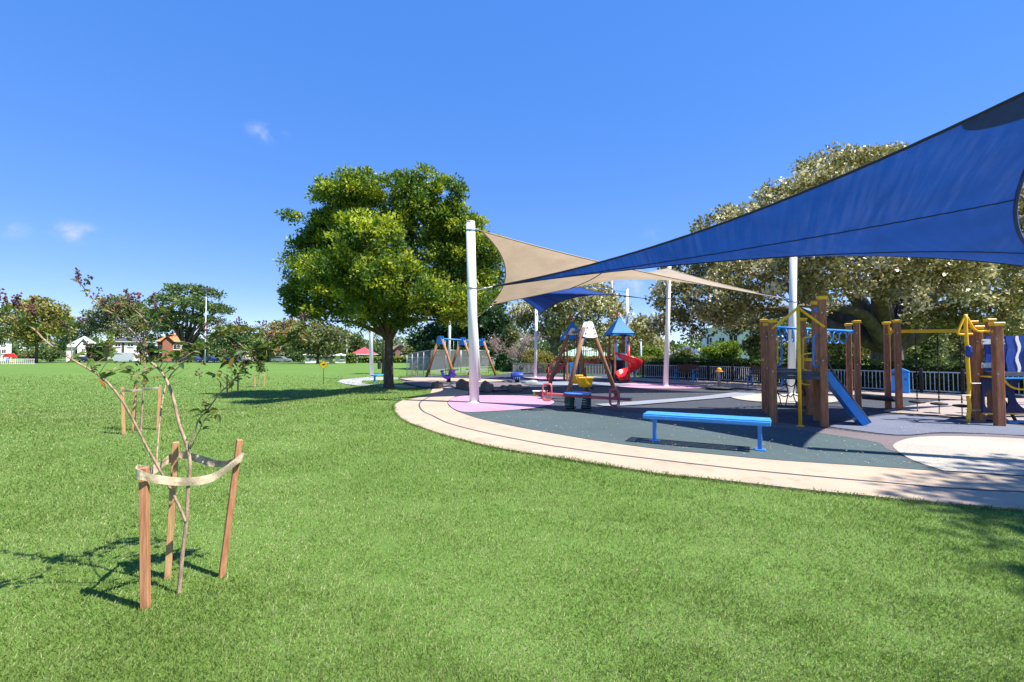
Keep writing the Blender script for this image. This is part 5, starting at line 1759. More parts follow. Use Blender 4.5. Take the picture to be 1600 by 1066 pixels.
mbs.build('spiral_slide', M_red, cas, world=True)
MB().tube([cs + Vector((0, 0, .03)), cs + Vector((0, 0, zdk + .55))], .055, 10).build('slide_post', M_red, cas, world=True)
MB().box(cs + Vector((-.1, 0, .05)), (.7, .5, .04)).build('slide_foot', M_dgrey, cas, world=True)
# second tower
gB2 = G(894, 594.5, .03)
cB = Vector((P(894.5, 554, gB2.y).x, gB2.y, gB2.z))
zeB = P(894, 529, cB.y).z; zaB = P(894, 503, cB.y).z
yawB = .1
mB = Matrix.Rotation(yawB, 3, 'Z')
for sx, sy in ((-1, -1), (1, -1), (1, 1), (-1, 1)):
    p = cB + mB @ Vector((sx * .40, sy * .40, 0))
    MB().beam(p - Vector((0, 0, .1)), Vector((p.x, p.y, zeB - .02)), .10, .10, (1, 0, 0), bev=.01).build('post', M_post, cas, world=True)
tower_roof(cas, cB - Vector((0, 0, cB.z)), 1.16, zeB, zaB, yawB)
zB = P(894, 567, cB.y).z
MB().box(Vector((cB.x, cB.y, zB)), (.78, .78, .06), yawB).build('deck', M_dgrey, cas, world=True)
MB().box(Vector((cB.x - .05, cB.y - .43, zB / 2 + .05)), (.34, .05, zB - .05), yawB).build('blue_panel', M_roofblue, cas, world=True)
MB().box(Vector((cB.x + .32, cB.y + .3, .5)), (.05, .5, .9), yawB).build('blue_panel', M_roofblue, cas, world=True)
# curved bridge from the left tower up to the right one
br0 = Vector((cB.x + .42, cB.y, zB + .02)); br1 = Vector((cA.x - .42, cA.y, zdk + .02))
nb2 = 14
def brp(f, h=0.0, side=0.0):
    p = br0.lerp(br1, f)
    p.z += -.14 * math.sin(math.pi * f) + h
    p.y += side
    return p
for k in range(nb2):
    f = (k + .5) / nb2
    MB().box(brp(f), ((br1 - br0).length / nb2 * .9, .72, .035)).build('bridge_plank', M_redpaint, cas, world=True)
for side in (-.38, .38):
    MB().tube([brp(i / 12, -.02, side) for i in range(13)], .03, 6).build('bridge_beam', M_redpaint, cas, world=True)
    MB().tube([brp(i / 12, .66, side) for i in range(13)], .022, 6).build('bridge_handrail', M_post, cas, world=True)
    for k in range(nb2 + 1):
        f = k / nb2
        MB().tube([brp(f, 0, side), brp(f, .66, side)], .014, 5).build('baluster', M_post, cas, world=True)
# stairs down to the left of the second tower
st0 = Vector((cB.x - .42, cB.y - .1, zB)); st1 = Vector((P(856, 594, cB.y - .3).x, cB.y - .3, .03))
for side in (-.3, .3):
    off = Vector((0, side, 0))
    MB().beam(st0 + off, st1 + off + Vector((0, 0, .06)), .05, .16).build('stringer', M_redpaint, cas, world=True)
    for hh in (.75, .38):
        MB().tube([st0 + off + Vector((0, 0, hh)), st1 + off + Vector((.05, 0, hh)), st1 + off + Vector((-.08, 0, hh - .22))], .022, 6).build('stair_handrail', M_redpaint, cas, world=True)
    MB().tube([st1 + off + Vector((.02, 0, 0)), st1 + off + Vector((.02, 0, .76))], .022, 6).build('stair_post', M_redpaint, cas, world=True)
for k in range(6):
    f = (k + .6) / 6.2
    q = st0.lerp(st1, f)
    MB().box(q + Vector((0, 0, .02)), (.2, .56, .035)).build('tread', M_post, cas, world=True)
MB().tube([Vector((cB.x - .2, cB.y - .42, zB)), Vector((cB.x - .2, cB.y - .42, zB + 1.25)), Vector((cB.x + .2, cB.y - .42, zB + .85))], .02, 6).build('guard_rail', M_redpaint, cas, world=True)

# ------------------------------------------------------------------ far swing set
sA = Vector((-4.55, 29.3)); sC = Vector((-2.15, 33.0))
sws = thing('swing_set', 'long timber swing frame with blue caps behind the path bend', 'swing', gz(*((sA + sC) / 2)))
db = (sC - sA).normalized(); dp = Vector((db.y, -db.x))
zap = P(693, 527, 29.3).z
frames = []
for k in range(3):
    c_ = sA.lerp(sC, k / 2)
    ap = Vector((c_.x, c_.y, zap - .02 * k))
    frames.append(ap)
    for sg in (-1, 1):
        foot = gz(c_.x + dp.x * 1.22 * sg, c_.y + dp.y * 1.22 * sg)
        topp = ap + Vector((dp.x, dp.y, 0)) * .15 * sg - Vector((0, 0, .15))
        MB().tube([foot - Vector((0, 0, .05)), topp], .085, 10).build('leg', M_log, sws, world=True)
    prof = [(-.30, -.45), (-.15, .0), (-.1, .08), (.1, .08), (.15, .0), (.30, -.45)]
    nn = Vector((db.x, db.y, 0))
    poly = [ap + Vector((dp.x, dp.y, 0)) * x + Vector((0, 0, z)) for x, z in prof]
    for off in (-.13, .10):
        cp = MB().prism(poly, nn * off, nn * (off + .03)).build('cap', M_blue, sws, world=True)
        for bx, bz in ((-.1, -.08), (.1, -.08), (-.2, -.35), (.2, -.35)):
            q = ap + Vector((dp.x, dp.y, 0)) * bx + Vector((0, 0, bz)) + nn * (off - .004)
            MB().tube([q, q - nn * .02], .02, 6).build('bolt', M_dgrey, cp, world=True)
MB().tube([frames[0] - Vector((0, 0, .1)), frames[2] - Vector((0, 0, .1))], .05, 10).build('beam', M_blue, sws, world=True)
for f in (.16, .34, .66, .84):
    c_ = frames[0].lerp(frames[2], f)
    for sg in (-1, 1):
        MB().tube([c_ + Vector((db.x, db.y, 0)) * .22 * sg - Vector((0, 0, .12)), Vector((c_.x + db.x * .22 * sg, c_.y + db.y * .22 * sg, H(c_.x, c_.y) + .5))], .009, 5).build('chain', M_grey, sws, world=True)
    ang_ = math.atan2(db.y, db.x)
    MB().box(Vector((c_.x, c_.y, H(c_.x, c_.y) + .49)), (.46, .18, .05), ang_, bev=.015).build('swing_seat', M_black, sws, world=True)

# ------------------------------------------------------------------ spring riders, rocks
pr = G(701, 598, .03)
rid = thing('spring_rider', 'purple curled sea-creature spring rider beside the swing set', 'spring rider', pr)
MB().tube([(.10 * math.cos(t_), .10 * math.sin(t_), .02 + .22 * t_ / (2 * math.pi * 5)) for t_ in np.linspace(0, 2 * math.pi * 5, 60)], .02, 5).build('spring', M_black, rid)
body = [Vector((x, 0, z)) for x, z in ((-.44, .58), (-.36, .66), (-.26, .62), (-.28, .52), (-.22, .40), (-.08, .34), (.06, .36), (.14, .46), (.12, .62), (.18, .70), (.28, .68), (.36, .60), (.28, .56), (.34, .46), (.42, .38), (.34, .34), (.26, .42), (.22, .30), (.05, .20), (-.12, .19), (-.28, .27), (-.36, .42), (-.38, .54))]
for y_ in (-.16, .10):
    MB().prism(body, (0, y_, 0), (0, y_ + .05, 0)).build('side_panel', M_purple, rid)
MB().box((-.05, 0, .40), (.22, .30, .05), bev=.01).build('seat', M_black, rid)
MB().tube([(.2, -.22, .60), (.2, .22, .60)], .02, 6).build('handle', M_grey, rid)
dr_ = G(808, 598.5, .03)
rid2 = thing('spring_rider', 'round blue spring rider with pale stripes behind the boulders', 'spring rider', dr_)
MB().tube([(.10 * math.cos(t_), .10 * math.sin(t_), .02 + .18 * t_ / (2 * math.pi * 5)) for t_ in np.linspace(0, 2 * math.pi * 5, 60)], .02, 5).build('spring', M_black, rid2)
shell = MB()
rows_ = []
for i in range(9):
    x_ = -.33 + .66 * i / 8
    rr2 = .19 + .06 * math.sin(math.pi * i / 8)
    rows_.append([Vector((x_, rr2 * math.cos(t_), .36 + rr2 * .85 * math.sin(t_))) for t_ in np.linspace(0, 2 * math.pi, 16, endpoint=False)])
shell.add([p for r_ in rows_ for p in r_], [(i * 16 + j, i * 16 + (j + 1) % 16, (i + 1) * 16 + (j + 1) % 16, (i + 1) * 16 + j) for i in range(8) for j in range(16)] + [tuple(reversed(range(16))), tuple(8 * 16 + j for j in range(16))], True)
so_ = shell.build('body', M_mblue, rid2)
for x_ in (-.2, -.1, 0.0, .1):
    rr2 = .19 + .06 * math.sin(math.pi * (x_ + .33) / .66) + .004
    MB().tube([(x_ + .03 * math.sin(2 * t_), rr2 * math.cos(t_), .36 + rr2 * .85 * math.sin(t_)) for t_ in np.linspace(R(200), R(300), 8)], .016, 5).build('pale_stripe', M_lightgrey, so_)
MB().box((-.36, 0, .52), (.3, .3, .03), bev=.01).build('seat', M_grey, rid2)

def rock(label, u, v, w, h, seed, mat, group='boulders on the play surface', hollow=False):
    p = G(u, v, .02)
    r = random.Random(seed)
    bm = bmesh.new()
    bmesh.ops.create_icosphere(bm, subdivisions=3, radius=1.0)
    for q in bm.verts:
        c = q.co.copy()
        n1 = math.sin(c.x * 3.1 + seed) * math.cos(c.y * 2.7 + seed * 2) + .5 * math.sin(c.z * 5.3 + c.x * 4 + seed)
        k = 1 + .09 * n1
        x_, y_, z_ = c.x * k, c.y * k, c.z * k
        x_ = math.copysign(abs(x_) ** .75, x_); z_ = math.copysign(abs(z_) ** .6, z_)
        q.co = Vector((x_ * w / 2, y_ * w * .42, max(-.04, (z_ * .62 + .38) * h * (1 + .12 * math.sin(x_ * 4 + seed)))))
    me = bpy.data.meshes.new('boulder')
    bm.to_mesh(me); bm.free()
    for f in me.polygons: f.use_smooth = True
    o = link_mesh('boulder', me, mat)
    o.location = p
    o.rotation_euler = (0, 0, r.uniform(-.5, .5))
    tag(o, label, 'boulder', group)
rock('small brown boulder below the purple spring rider', 683, 605, .58, .25, 1, M_rock)
rock('squat brown boulder left of the nearest white post', 722, 608, .56, .40, 2, M_rock)
rock('large brown boulder just right of the nearest white post', 761, 611.5, .54, .38, 3, M_rock)
rock('small low brown boulder between two larger boulders', 789, 608.5, .40, .17, 4, M_rock)
rock('wide brown boulder in front of the blue striped rider', 805, 612, .66, .28, 5, M_rock)
rock('flat grey rock right of the blue striped rider', 828, 600, .85, .18, 6, M_rock2)
rock('flat grey rock left of the blue striped rider', 792, 598.5, .55, .14, 7, M_rock2)

# ------------------------------------------------------------------ blue bench end-on, on the far pad
bt = G(593, 597)
bt_ = thing('park_bench', 'small blue bench seen end-on on the grass behind the park tree', 'bench', bt, R(75))
for k in range(4):
    MB().box((0, -.2 + k * .135, .47), (1.5, .12, .04), bev=.006).build('slat', M_bench, bt_)
for sx in (-.6, .6):
    MB().box((sx, 0, .22), (.10, .10, .46)).build('leg', M_blue, bt_)
    MB().beam((sx, -.26, .43), (sx, .26, .43), .08, .05).build('bracket', M_blue, bt_)

# ------------------------------------------------------------------ kangaroo warning sign
kb = G(505, 600.5)
ks = thing('warning_sign', 'yellow diamond warning sign with black kangaroo on thin post', 'sign', kb)
kd = P(505.6, 570, kb.y) - kb
hd = 7.2 / F_PX * kb.y
MB().tube([(0, 0.02, -.05), (kd.x, 0.02, kd.z + hd * .6)], .022, 8).build('post', M_dgrey, ks)
def rdia(r, y0, y1, mat, nm, par):
    return MB().prism([Vector((kd.x + r * a, 0, kd.z + r * b)) for a, b in ((0, -1), (.07, -.95), (.95, -.07), (1, 0), (.95, .07), (.07, .95), (0, 1), (-.07, .95), (-.95, .07), (-1, 0), (-.95, -.07), (-.07, -.95))], (0, y0, 0), (0, y1, 0)).build(nm, mat, par)
M_signblack = pm('sign_black', (.012, .012, .012), .5)
M_signyel = pm('sign_yellow', (.80, .52, .01), .4, .04)
rdia(hd, -.012, 0, M_signblack, 'border_plate', ks)
rdia(hd * .92, -.018, -.0135, M_signyel, 'face', ks)
kang = [(-.52, -.02), (-.36, .02), (-.22, .10), (-.06, .16), (.10, .17), (.22, .15), (.30, .24), (.34, .36), (.38, .24), (.48, .17), (.52, .11), (.40, .08), (.30, .04), (.30, -.06), (.36, -.10), (.30, -.11), (.22, -.02), (.08, -.02), (.0, -.10), (.10, -.20), (.14, -.27), (.06, -.25), (-.08, -.16), (-.12, -.05), (-.26, -.02), (-.40, -.06)]
MB().prism([Vector((kd.x + x * hd * .95, 0, kd.z + y * hd * .95)) for x, y in kang], (0, -.023, 0), (0, -.019, 0)).build('kangaroo_symbol', M_signblack, ks)

# ------------------------------------------------------------------ chain-link enclosure
M_mesh, nt_, b_m = base_mat('chain_link')
b_m.inputs['Base Color'].default_value = (.36, .37, .38, 1)
tr_ = nt_.nodes.new('ShaderNodeBsdfTransparent')
mx_ = nt_.nodes.new('ShaderNodeMixShader'); mx_.inputs[0].default_value = .30
nt_.links.new(tr_.outputs[0], mx_.inputs[1]); nt_.links.new(b_m.outputs[0], mx_.inputs[2])
nt_.links.new(mx_.outputs[0], nt_.nodes['Material Output'].inputs['Surface'])
cl0 = P(627, 554, 37); cl1 = P(668, 554, 33.5); cl2 = P(762, 554, 37)
chain = thing('chain_link_fence', 'grey chain-link fence around the court behind the swings', 'fence', gz(cl1.x, 33.5, 0))
pth = [Vector((cl0.x, 39)), Vector((cl1.x, 34.5)), Vector((cl2.x, 38.5))]
for a, b in zip(pth[:-1], pth[1:]):
    L = (b - a).length
    m = max(1, round(L / 1.35))
    for k in range(m + 1):
        p = a.lerp(b, k / m)
        z_ = H(p.x, p.y)
        MB().tube([Vector((p.x, p.y, z_ - .1)), Vector((p.x, p.y, z_ + 1.85))], .028, 6).build('post', M_grey, chain, world=True)
        if k < m:
            p2 = a.lerp(b, (k + 1) / m)
            z2_ = H(p2.x, p2.y)
            MB().tube([Vector((p.x, p.y, z_ + 1.83)), Vector((p2.x, p2.y, z2_ + 1.83))], .022, 6).build('top_rail', M_grey, chain, world=True)
            MB().add([(p.x, p.y, z_ + .04), (p2.x, p2.y, z2_ + .04), (p2.x, p2.y, z2_ + 1.81), (p.x, p.y, z_ + 1.81)], [(0, 1, 2, 3)]).build('wire_mesh', M_mesh, chain, world=True)
M_wallg = pm('grey_wall', (.13, .13, .14), .8, .15, .6)
wl0 = P(640, 554, 58); wl1 = P(770, 554, 58)
wl = thing('court_wall', 'low dark grey wall seen through the chain-link fence', 'wall', gz(wl0.x, 58, 0))
MB().box(((wl1.x - wl0.x) / 2, .2, .75), (wl1.x - wl0.x, .4, 1.6), bev=.03).build('wall_body', M_wallg, wl)
MB().box(((wl1.x - wl0.x) / 2, .2, 1.585), (wl1.x - wl0.x + .1, .5, .08)).build('coping', M_pale, wl)

# ------------------------------------------------------------------ houses and sheds across the park
def house(name, label, u0, u1, v_eave, v_ridge, Y, wall, roof, depth=9.0, hip=True, windows=(), doors=(), gable_front=None, ov=.5, chimney=None, group=None, trim=None, rail=None, gutter=True):
    a, b = P(u0, 554, Y), P(u1, 554, Y)
    g_ = ground((a.x + b.x) / 2, Y)
    t = thing(name, label, 'house' if 'shed' not in name and 'kiosk' not in name else 'shed', g_, math.atan2(-g_.x, g_.y), group)
    kc = math.cos(math.atan2(g_.x, g_.y))
    w = (b.x - a.x) * kc
    he = P(u0, v_eave, Y).z - g_.z; hr = P(u0, v_ridge, Y).z - g_.z
    MB().box((0, depth / 2, he / 2 - .1), (w, depth, he + .2)).build('wall', wall, t)
    W, D = w / 2 + ov, depth + 2 * ov
    y0, y1 = -ov, depth + ov
    rg = max(.05, W - min(W, D / 2) * .95) if hip else W
    ym = depth / 2
    vs = [(-W, y0, he), (W, y0, he), (W, y1, he), (-W, y1, he), (-rg, ym, hr), (rg, ym, hr), (-W, y0, he - .12), (W, y0, he - .12), (W, y1, he - .12), (-W, y1, he - .12)]
    ro = MB().add(vs, [(0, 1, 5, 4), (2, 3, 4, 5), (1, 2, 5), (3, 0, 4), (6, 9, 8, 7), (0, 6, 7, 1), (1, 7, 8, 2), (2, 8, 9, 3), (3, 9, 6, 0)]).build('roof', roof, t)
    # rows of roof sheeting / tiles as raised battens
    if hr - he > .6:
        bt2 = MB()
        nr = 7
        for k in range(1, nr):
            f = k / nr
            x_ = W + (rg - W) * f
            yy = y0 + (ym - y0) * f; zz = he + (hr - he) * f
            bt2.box((0, yy - .02, zz + .02), (2 * x_, .06, .05))
        bt2.build('tile_course', roof, ro)['kind'] = 'stuff'
    if gutter:
        MB().box((0, y0 - .06, he - .06), (2 * W, .12, .14)).build('gutter', trim or M_white, t)
    if gable_front:
        gu0, gu1, gv = gable_front
        x0 = (P(gu0, 554, Y).x - g_.x) * kc; x1 = (P(gu1, 554, Y).x - g_.x) * kc; zg = P(u0, gv, Y).z - g_.z
        MB().prism([Vector((x0, 0, 0)), Vector((x1, 0, 0)), Vector((x1, 0, he)), Vector(((x0 + x1) / 2, 0, zg - .2)), Vector((x0, 0, he))], (0, -2.0, 0), (0, .01, 0)).build('gable_wall', wall, t)
        MB().prism([Vector((x0 - .5, 0, he - .25)), Vector(((x0 + x1) / 2, 0, zg)), Vector((x1 + .5, 0, he - .25)), Vector((x1 + .5, 0, he - .02)), Vector(((x0 + x1) / 2, 0, zg + .28)), Vector((x0 - .5, 0, he - .02))], (0, -2.5, 0), (0, depth / 2 - .3, 0)).build('gable_roof', roof, t)
    for (wu0, wu1, wv0, wv1) in windows:
        x0 = (P(wu0, 554, Y).x - g_.x) * kc; x1 = (P(wu1, 554, Y).x - g_.x) * kc; zt2 = P(u0, wv0, Y).z - g_.z; zb2 = P(u0, wv1, Y).z - g_.z
        yo = -2.05 if gable_front and gable_front[0] <= (wu0 + wu1) / 2 <= gable_front[1] else -.05
        wo = MB().box(((x0 + x1) / 2, yo, (zt2 + zb2) / 2), (x1 - x0 + .24, .08, zt2 - zb2 + .24)).build('window', trim or M_white, t)
        MB().box(((x0 + x1) / 2, yo - .05, (zt2 + zb2) / 2), (x1 - x0, .03, zt2 - zb2)).build('pane', M_glass, wo)
        MB().box(((x0 + x1) / 2, yo - .08, (zt2 + zb2) / 2), (.08, .04, zt2 - zb2)).build('mullion', trim or M_white, wo)
        MB().box(((x0 + x1) / 2, yo - .10, zb2 - .16), (x1 - x0 + .3, .2, .08)).build('sill', trim or M_white, wo)
    for (du0, du1, dv0) in doors:
        x0 = (P(du0, 554, Y).x - g_.x) * kc; x1 = (P(du1, 554, Y).x - g_.x) * kc; zt2 = P(u0, dv0, Y).z - g_.z
        do = MB().box(((x0 + x1) / 2, -.05, zt2 / 2), (x1 - x0, .08, zt2)).build('door', M_dgrey, t)
        MB().box((x1 - .25, -.11, zt2 / 2), (.08, .05, .2)).build('handle', M_grey, do)
    if chimney:
        x0 = P(chimney, 554, Y).x - g_.x
        MB().box((x0, depth / 2, hr - .1), (.9, .9, 1.6)).build('chimney', wall, ro)
    if rail:
        for k in range(9):
            MB().box((-w / 2 + w * k / 8, -1.2, .55), (.07, .07, 1.1)).build('rail_post', M_white, t)
        MB().box((0, -1.2, 1.12), (w, .09, .08)).build('rail', M_white, t)
    return t
M_wwall = pm('white_render', (.80, .77, .72), .8, .05, .3)
M_crwall = pm('cream_render', (.62, .55, .42), .8, .06, .3)
M_brick = pm('orange_brick', (.33, .14, .085), .85, .2, 3)
M_rbrick = pm('brown_brick', (.30, .15, .10), .85, .2, 3)
M_rgreen = pm('pale_green_roof', (.42, .58, .47), .6, .08, .5)
M_rgrey = pm('dark_grey_tiles', (.10, .095, .11), .8, .2, 2)
M_rorange = pm('orange_tiles', (.50, .21, .085), .8, .15, 2)
M_rred = pm('rose_red_roof', (.42, .085, .10), .6, .08, .6)
M_rblue = pm('slate_blue_roof', (.12, .15, .26), .6, .1, .6)
M_rbrown = pm('brown_tiles', (.23, .16, .13), .8, .15, 2)
house('house', 'white house with pale green roof and front gable across the field', 104, 158, 542, 525, 134, M_wwall, M_rgreen, 10, True, [(128, 132, 545, 552), (141, 147, 546, 552)], [(118, 121, 547)], (121, 138, 530))
house('house', 'white bungalow with dark grey hipped roof behind the white van', 172, 232, 534, 526, 139, M_wwall, M_rgrey, 10, True, [(180, 188, 537, 541.5), (199, 208, 537, 541.5), (215, 222, 537, 541.5)], [(190, 194, 536)])
house('house', 'orange brick house with orange tiled roof below the umbrella tree', 246, 294, 533, 520, 133, M_brick, M_rorange, 11, True, [(250, 256, 540, 547), (271, 281, 539, 546), (284, 291, 540, 547)], [(261, 266, 540)], (254, 268, 526))
house('house', 'two storey white house at the left picture edge', -30, 18, 531, 524, 140, M_wwall, M_lightgrey, 9, True, [(2, 8, 534, 539), (-12, -5, 534, 539), (3, 9, 546, 552)], [(-2, 1, 546)])
house('house', 'small red roofed cottage with white verandah posts behind the lawn', 550, 588, 553.5, 542.5, 118, M_crwall, M_rred, 8, True, [(555, 561, 555.5, 560), (567, 572, 555.5, 560), (577, 582, 555.5, 560)], [(563, 565.5, 555.5)], rail=True)
house('house', 'two storey brown brick house with tiled gable right of the park tree trunk', 610, 640, 545, 537, 122, M_rbrick, M_rbrown, 9, True, [(614, 620, 547, 551), (627, 633, 547, 551), (628, 634, 556, 560)], [(621, 624, 556)], (618, 634, 539))
house('garden_shed', 'white shed with open dark bay under the wide olive tree', 477, 496, 554, 552, 104, M_wwall, M_wwall, 4, True, [(480, 486, 556.5, 560)])
house('garden_shed', 'low cream shed right of the white shed under the olive tree', 503, 520, 556, 553, 108, M_crwall, M_lightgrey, 4, True, [(507, 510, 557.5, 560)])
house('garden_shed', 'white flat shed at the end of the row under the olive tree', 524, 541, 555, 552.5, 106, M_wwall, M_wwall, 4, True, [(532, 537, 557, 561)])
house('house', 'cream house with pale roof low behind the dark trees', 366, 402, 549, 544, 135, M_crwall, M_lightgrey, 9, True, [(372, 378, 551.5, 555), (386, 391, 551.5, 555)])
house('house', 'yellowish house with white garage door between the olive trees', 404, 434, 553, 547, 128, M_crwall, M_rbrown, 9, True, [(422, 430, 554.5, 561)])
house('house', 'white house with slate blue roof seen under the fig', 1048, 1098, 553, 541, 62, M_wwall, M_rblue, 8, True, [(1084, 1096, 557, 563), (1056, 1068, 557, 563)])
house('house', 'tall white block behind the bright bush under the fig', 1096, 1172, 512, 506, 66, M_wwall, M_lightgrey, 9, True, [(1124, 1132, 528, 536), (1140, 1152, 524, 536), (1104, 1112, 528, 538), (1140, 1152, 546, 556)])
house('kiosk', 'small kiosk with long pale green roof behind the bridge', 868, 958, 557, 541, 58, M_crwall, M_rgreen, 7, True, [(905, 916, 560, 566), (930, 940, 560, 566)])
house('house', 'tan house glimpsed through the fig at the right', 1440, 1520, 545, 534, 58, M_crwall, M_rbrown, 8, True, [(1455, 1466, 549, 556), (1490, 1500, 549, 556)])
house('house', 'pale house behind the parked cars and pink shrub', 770, 822, 556, 549, 90, M_wwall, M_rgrey, 8, True, [(780, 788, 560, 566), (803, 810, 560, 566)])

# ------------------------------------------------------------------ far road, vehicles, mast, toddler play corner
M_asph = concrete('asphalt', (.055, .055, .058), (.035, .035, .035))
rd = [(-260, 111.5), (-18, 111.5), (-18, 118), (-260, 118)]
drape('road', rd, .03, M_asph, 12)
M_carwhite = pm('white_car_paint', (.7, .7, .72), .25, .03, 1, coat=.5)
def car(name, label, u, Y, paint, L=4.3, Hh=1.45, cat='car', van=False, face=1):
    p = P(u, 554, Y); g_ = ground(p.x, Y); g_.z += .035
    t = thing(name, label, cat, g_, 0 if face > 0 else math.pi, 'cars parked along the far road' if cat == 'car' else None)
    h2 = L / 2
    if van:
        prof = [(-h2, .35), (-h2, 1.05 * Hh / 1.1), (-h2 + .15, Hh), (h2 - 1.5, Hh), (h2 - .75, Hh * .62), (h2 - .08, Hh * .52), (h2, .4), (h2 - .1, .3), (-h2 + .1, .3)]
    else:
        prof = [(-h2, .4), (-h2 + .05, .85), (-h2 + .55, .93), (-h2 + 1.05, Hh), (h2 - 1.9, Hh), (h2 - 1.15, .95), (h2 - .15, .82), (h2, .55), (h2 - .08, .28), (-h2 + .08, .28)]
    MB().prism([Vector((x, 0, z)) for x, z in prof], (0, -.85, 0), (0, .85, 0)).build('body', paint, t)
    if van:
        MB().prism([Vector((x, 0, z)) for x, z in ((h2 - 1.65, Hh * .93), (h2 - 1.5, Hh * .93), (h2 - .9, Hh * .64), (h2 - 1.65, Hh * .62))], (0, -.862, 0), (0, .862, 0)).build('side_window', M_glass, t)
        MB().prism([Vector((x, 0, z)) for x, z in ((h2 - 1.44, Hh * .97), (h2 - 1.42, Hh * .99), (h2 - .80, Hh * .66), (h2 - .84, Hh * .64))], (0, -.75, 0), (0, .75, 0)).build('windscreen', M_glass, t)
    else:
        MB().prism([Vector((x, 0, z)) for x, z in ((-h2 + .75, .97), (-h2 + 1.12, Hh - .08), (h2 - 1.98, Hh - .08), (h2 - 1.35, .98))], (0, -.862, 0), (0, .862, 0)).build('side_window', M_glass, t)
    for sx in (-h2 + .8, h2 - .85):
        for sy in (-.86, .68):
            wo = MB().tube([(sx, sy, .32), (sx, sy + .18, .32)], .32, 14).build('wheel', M_black, t)
            MB().tube([(sx, sy - .01, .32), (sx, sy + .19, .32)], .18, 10).build('rim', M_grey, wo)
    MB().box((h2 - .03, -.6, .62 if not van else Hh * .42), (.06, .3, .12)).build('headlight', M_glass, t)
    MB().box((-h2 + .01, -.6, .75), (.06, .2, .16)).build('tail_light', M_red, t)
M_cdark = pm('dark_car_paint', (.02, .022, .028), .25, .05, 1, coat=.5)
M_csilver = pm('silver_car_paint', (.35, .36, .38), .3, .05, 1, metal=.5, coat=.4)
M_cblue = pm('blue_car_paint', (.03, .05, .14), .25, .05, 1, coat=.5)
car('van', 'white panel van parked in front of the grey roofed bungalow', 193, 113, M_carwhite, 6.4, 2.35, 'van', True, -1)
car('car', 'dark car parked left of the white van', 128, 113.5, M_cdark)
car('car', 'dark car parked just left of the floodlight mast', 286, 113, M_cdark)
car('car', 'black car second to the right of the floodlight mast', 352, 113.5, M_cdark)
car('car', 'dark blue car just right of the floodlight mast', 329, 113, M_cblue)
car('car', 'silver car parked under the olive trees', 440, 113, M_csilver)
car('car', 'dark blue car parked below the orange brick house', 305, 113.3, M_cblue)
car('car', 'silver car third to the right of the floodlight mast', 376, 113.3, M_csilver)
car('car', 'white car parked behind the bare pink shrub', 768, 66, M_carwhite, face=-1)
car('car', 'silver car parked right of the white one behind the pink shrub', 812, 62, M_csilver)

mb_ = ground(P(320.5, 554, 96).x, 96)
mast = thing('floodlight_mast', 'tall thin grey floodlight mast on the far side of the field', 'light pole', mb_)
mh = P(322, 453, 96).z - mb_.z
MB().tube([(0, 0, -.1), (0, 0, mh * .35), (0, 0, mh)], [.15, .12, .07], 10).build('shaft', M_lightgrey, mast)
MB().beam((-1.0, 0, mh - .1), (1.1, 0, mh - .1), .08, .08).build('cross_arm', M_grey, mast)
for x_ in (-.9, -.3, .35, .95):
    MB().box((x_, -.2, mh + .12), (.42, .3, .34), Matrix.Rotation(R(-30), 3, 'X')).build('floodlight', M_dgrey, mast)
for (u, vt, vb, Y, lab) in ((541.5, 528, 562, 100, 'thin grey pole left of the red roofed cottage'), (957, 430, 575, 52, 'slim grey lamp post rising behind the right roofed tower'), (949, 502, 560, 56, 'thin pale pole between the two roofed towers'), (1001.5, 532, 575, 40, 'short pale green pole right of the spiral slide')):
    g_ = ground(P(u, 554, Y).x, Y)
    t = thing('pole', lab, 'pole', g_)
    hh = P(u, vt, Y).z - g_.z
    MB().tube([(0, 0, -.1), (0, 0, hh)], [.11 if Y < 90 else .2, .07 if Y < 90 else .12], 8).build('shaft', M_lightgrey, t)
    MB().tube([(0, 0, hh), (0, 0, hh + .12)], [.13, .05], 8).build('cap', M_grey, t)

tdl = ground(P(14, 554, 92).x, 92)
tod = thing('toddler_fence', 'low white fence across the field at the left edge', 'fence', tdl)
for k in range(26):
    MB().box((-5 + k * .4, 0, .55), (.07, .07, 1.1)).build('picket', M_white, tod)
for z_ in (.2, 1.02):
    MB().box((0, .06, z_), (10.2, .05, .09)).build('rail', M_white, tod)
cb = ground(P(15, 554, 95).x, 95)
cub = thing('cubby_house', 'tiny red and yellow play cubby behind the far white fence', 'playground', cb)
cub.scale = (.72, .72, .8)
for sx in (-.9, .9):
    for sy in (-.7, .7):
        MB().box((sx, sy, .9), (.16, .16, 1.8)).build('post', M_yellow, cub)
MB().box((0, 0, .7), (2.0, 1.6, .15)).build('deck', M_yellow, cub)
MB().prism([Vector((-1.2, 0, 1.75)), Vector((1.2, 0, 1.75)), Vector((0, 0, 2.7))], (0, -1, 0), (0, 1, 0)).build('roof', M_red, cub)
MB().box((.4, -.82, 1.15), (1.0, .06, .7)).build('panel', M_blue, cub)
MB().prism([Vector((-1.1, 0, .75)), Vector((-2.8, 0, .12)), Vector((-2.8, 0, .02)), Vector((-1.1, 0, .62))], (0, -.35, 0), (0, .35, 0)).build('slide', M_yellow, cub)
nb3 = ground(P(593, 554, 62).x, 62)
bol = thing('litter_bin', 'small dark bin standing on the lawn left of the trunk', 'bin', nb3)
MB().lathe([(.22, 0), (.24, .05), (.27, .8), (.28, .82)], n=14).build('body', M_dgrey, bol)
MB().lathe([(.29, .82), (.27, .9), (.1, .96)], n=14).build('lid', M_black, bol)
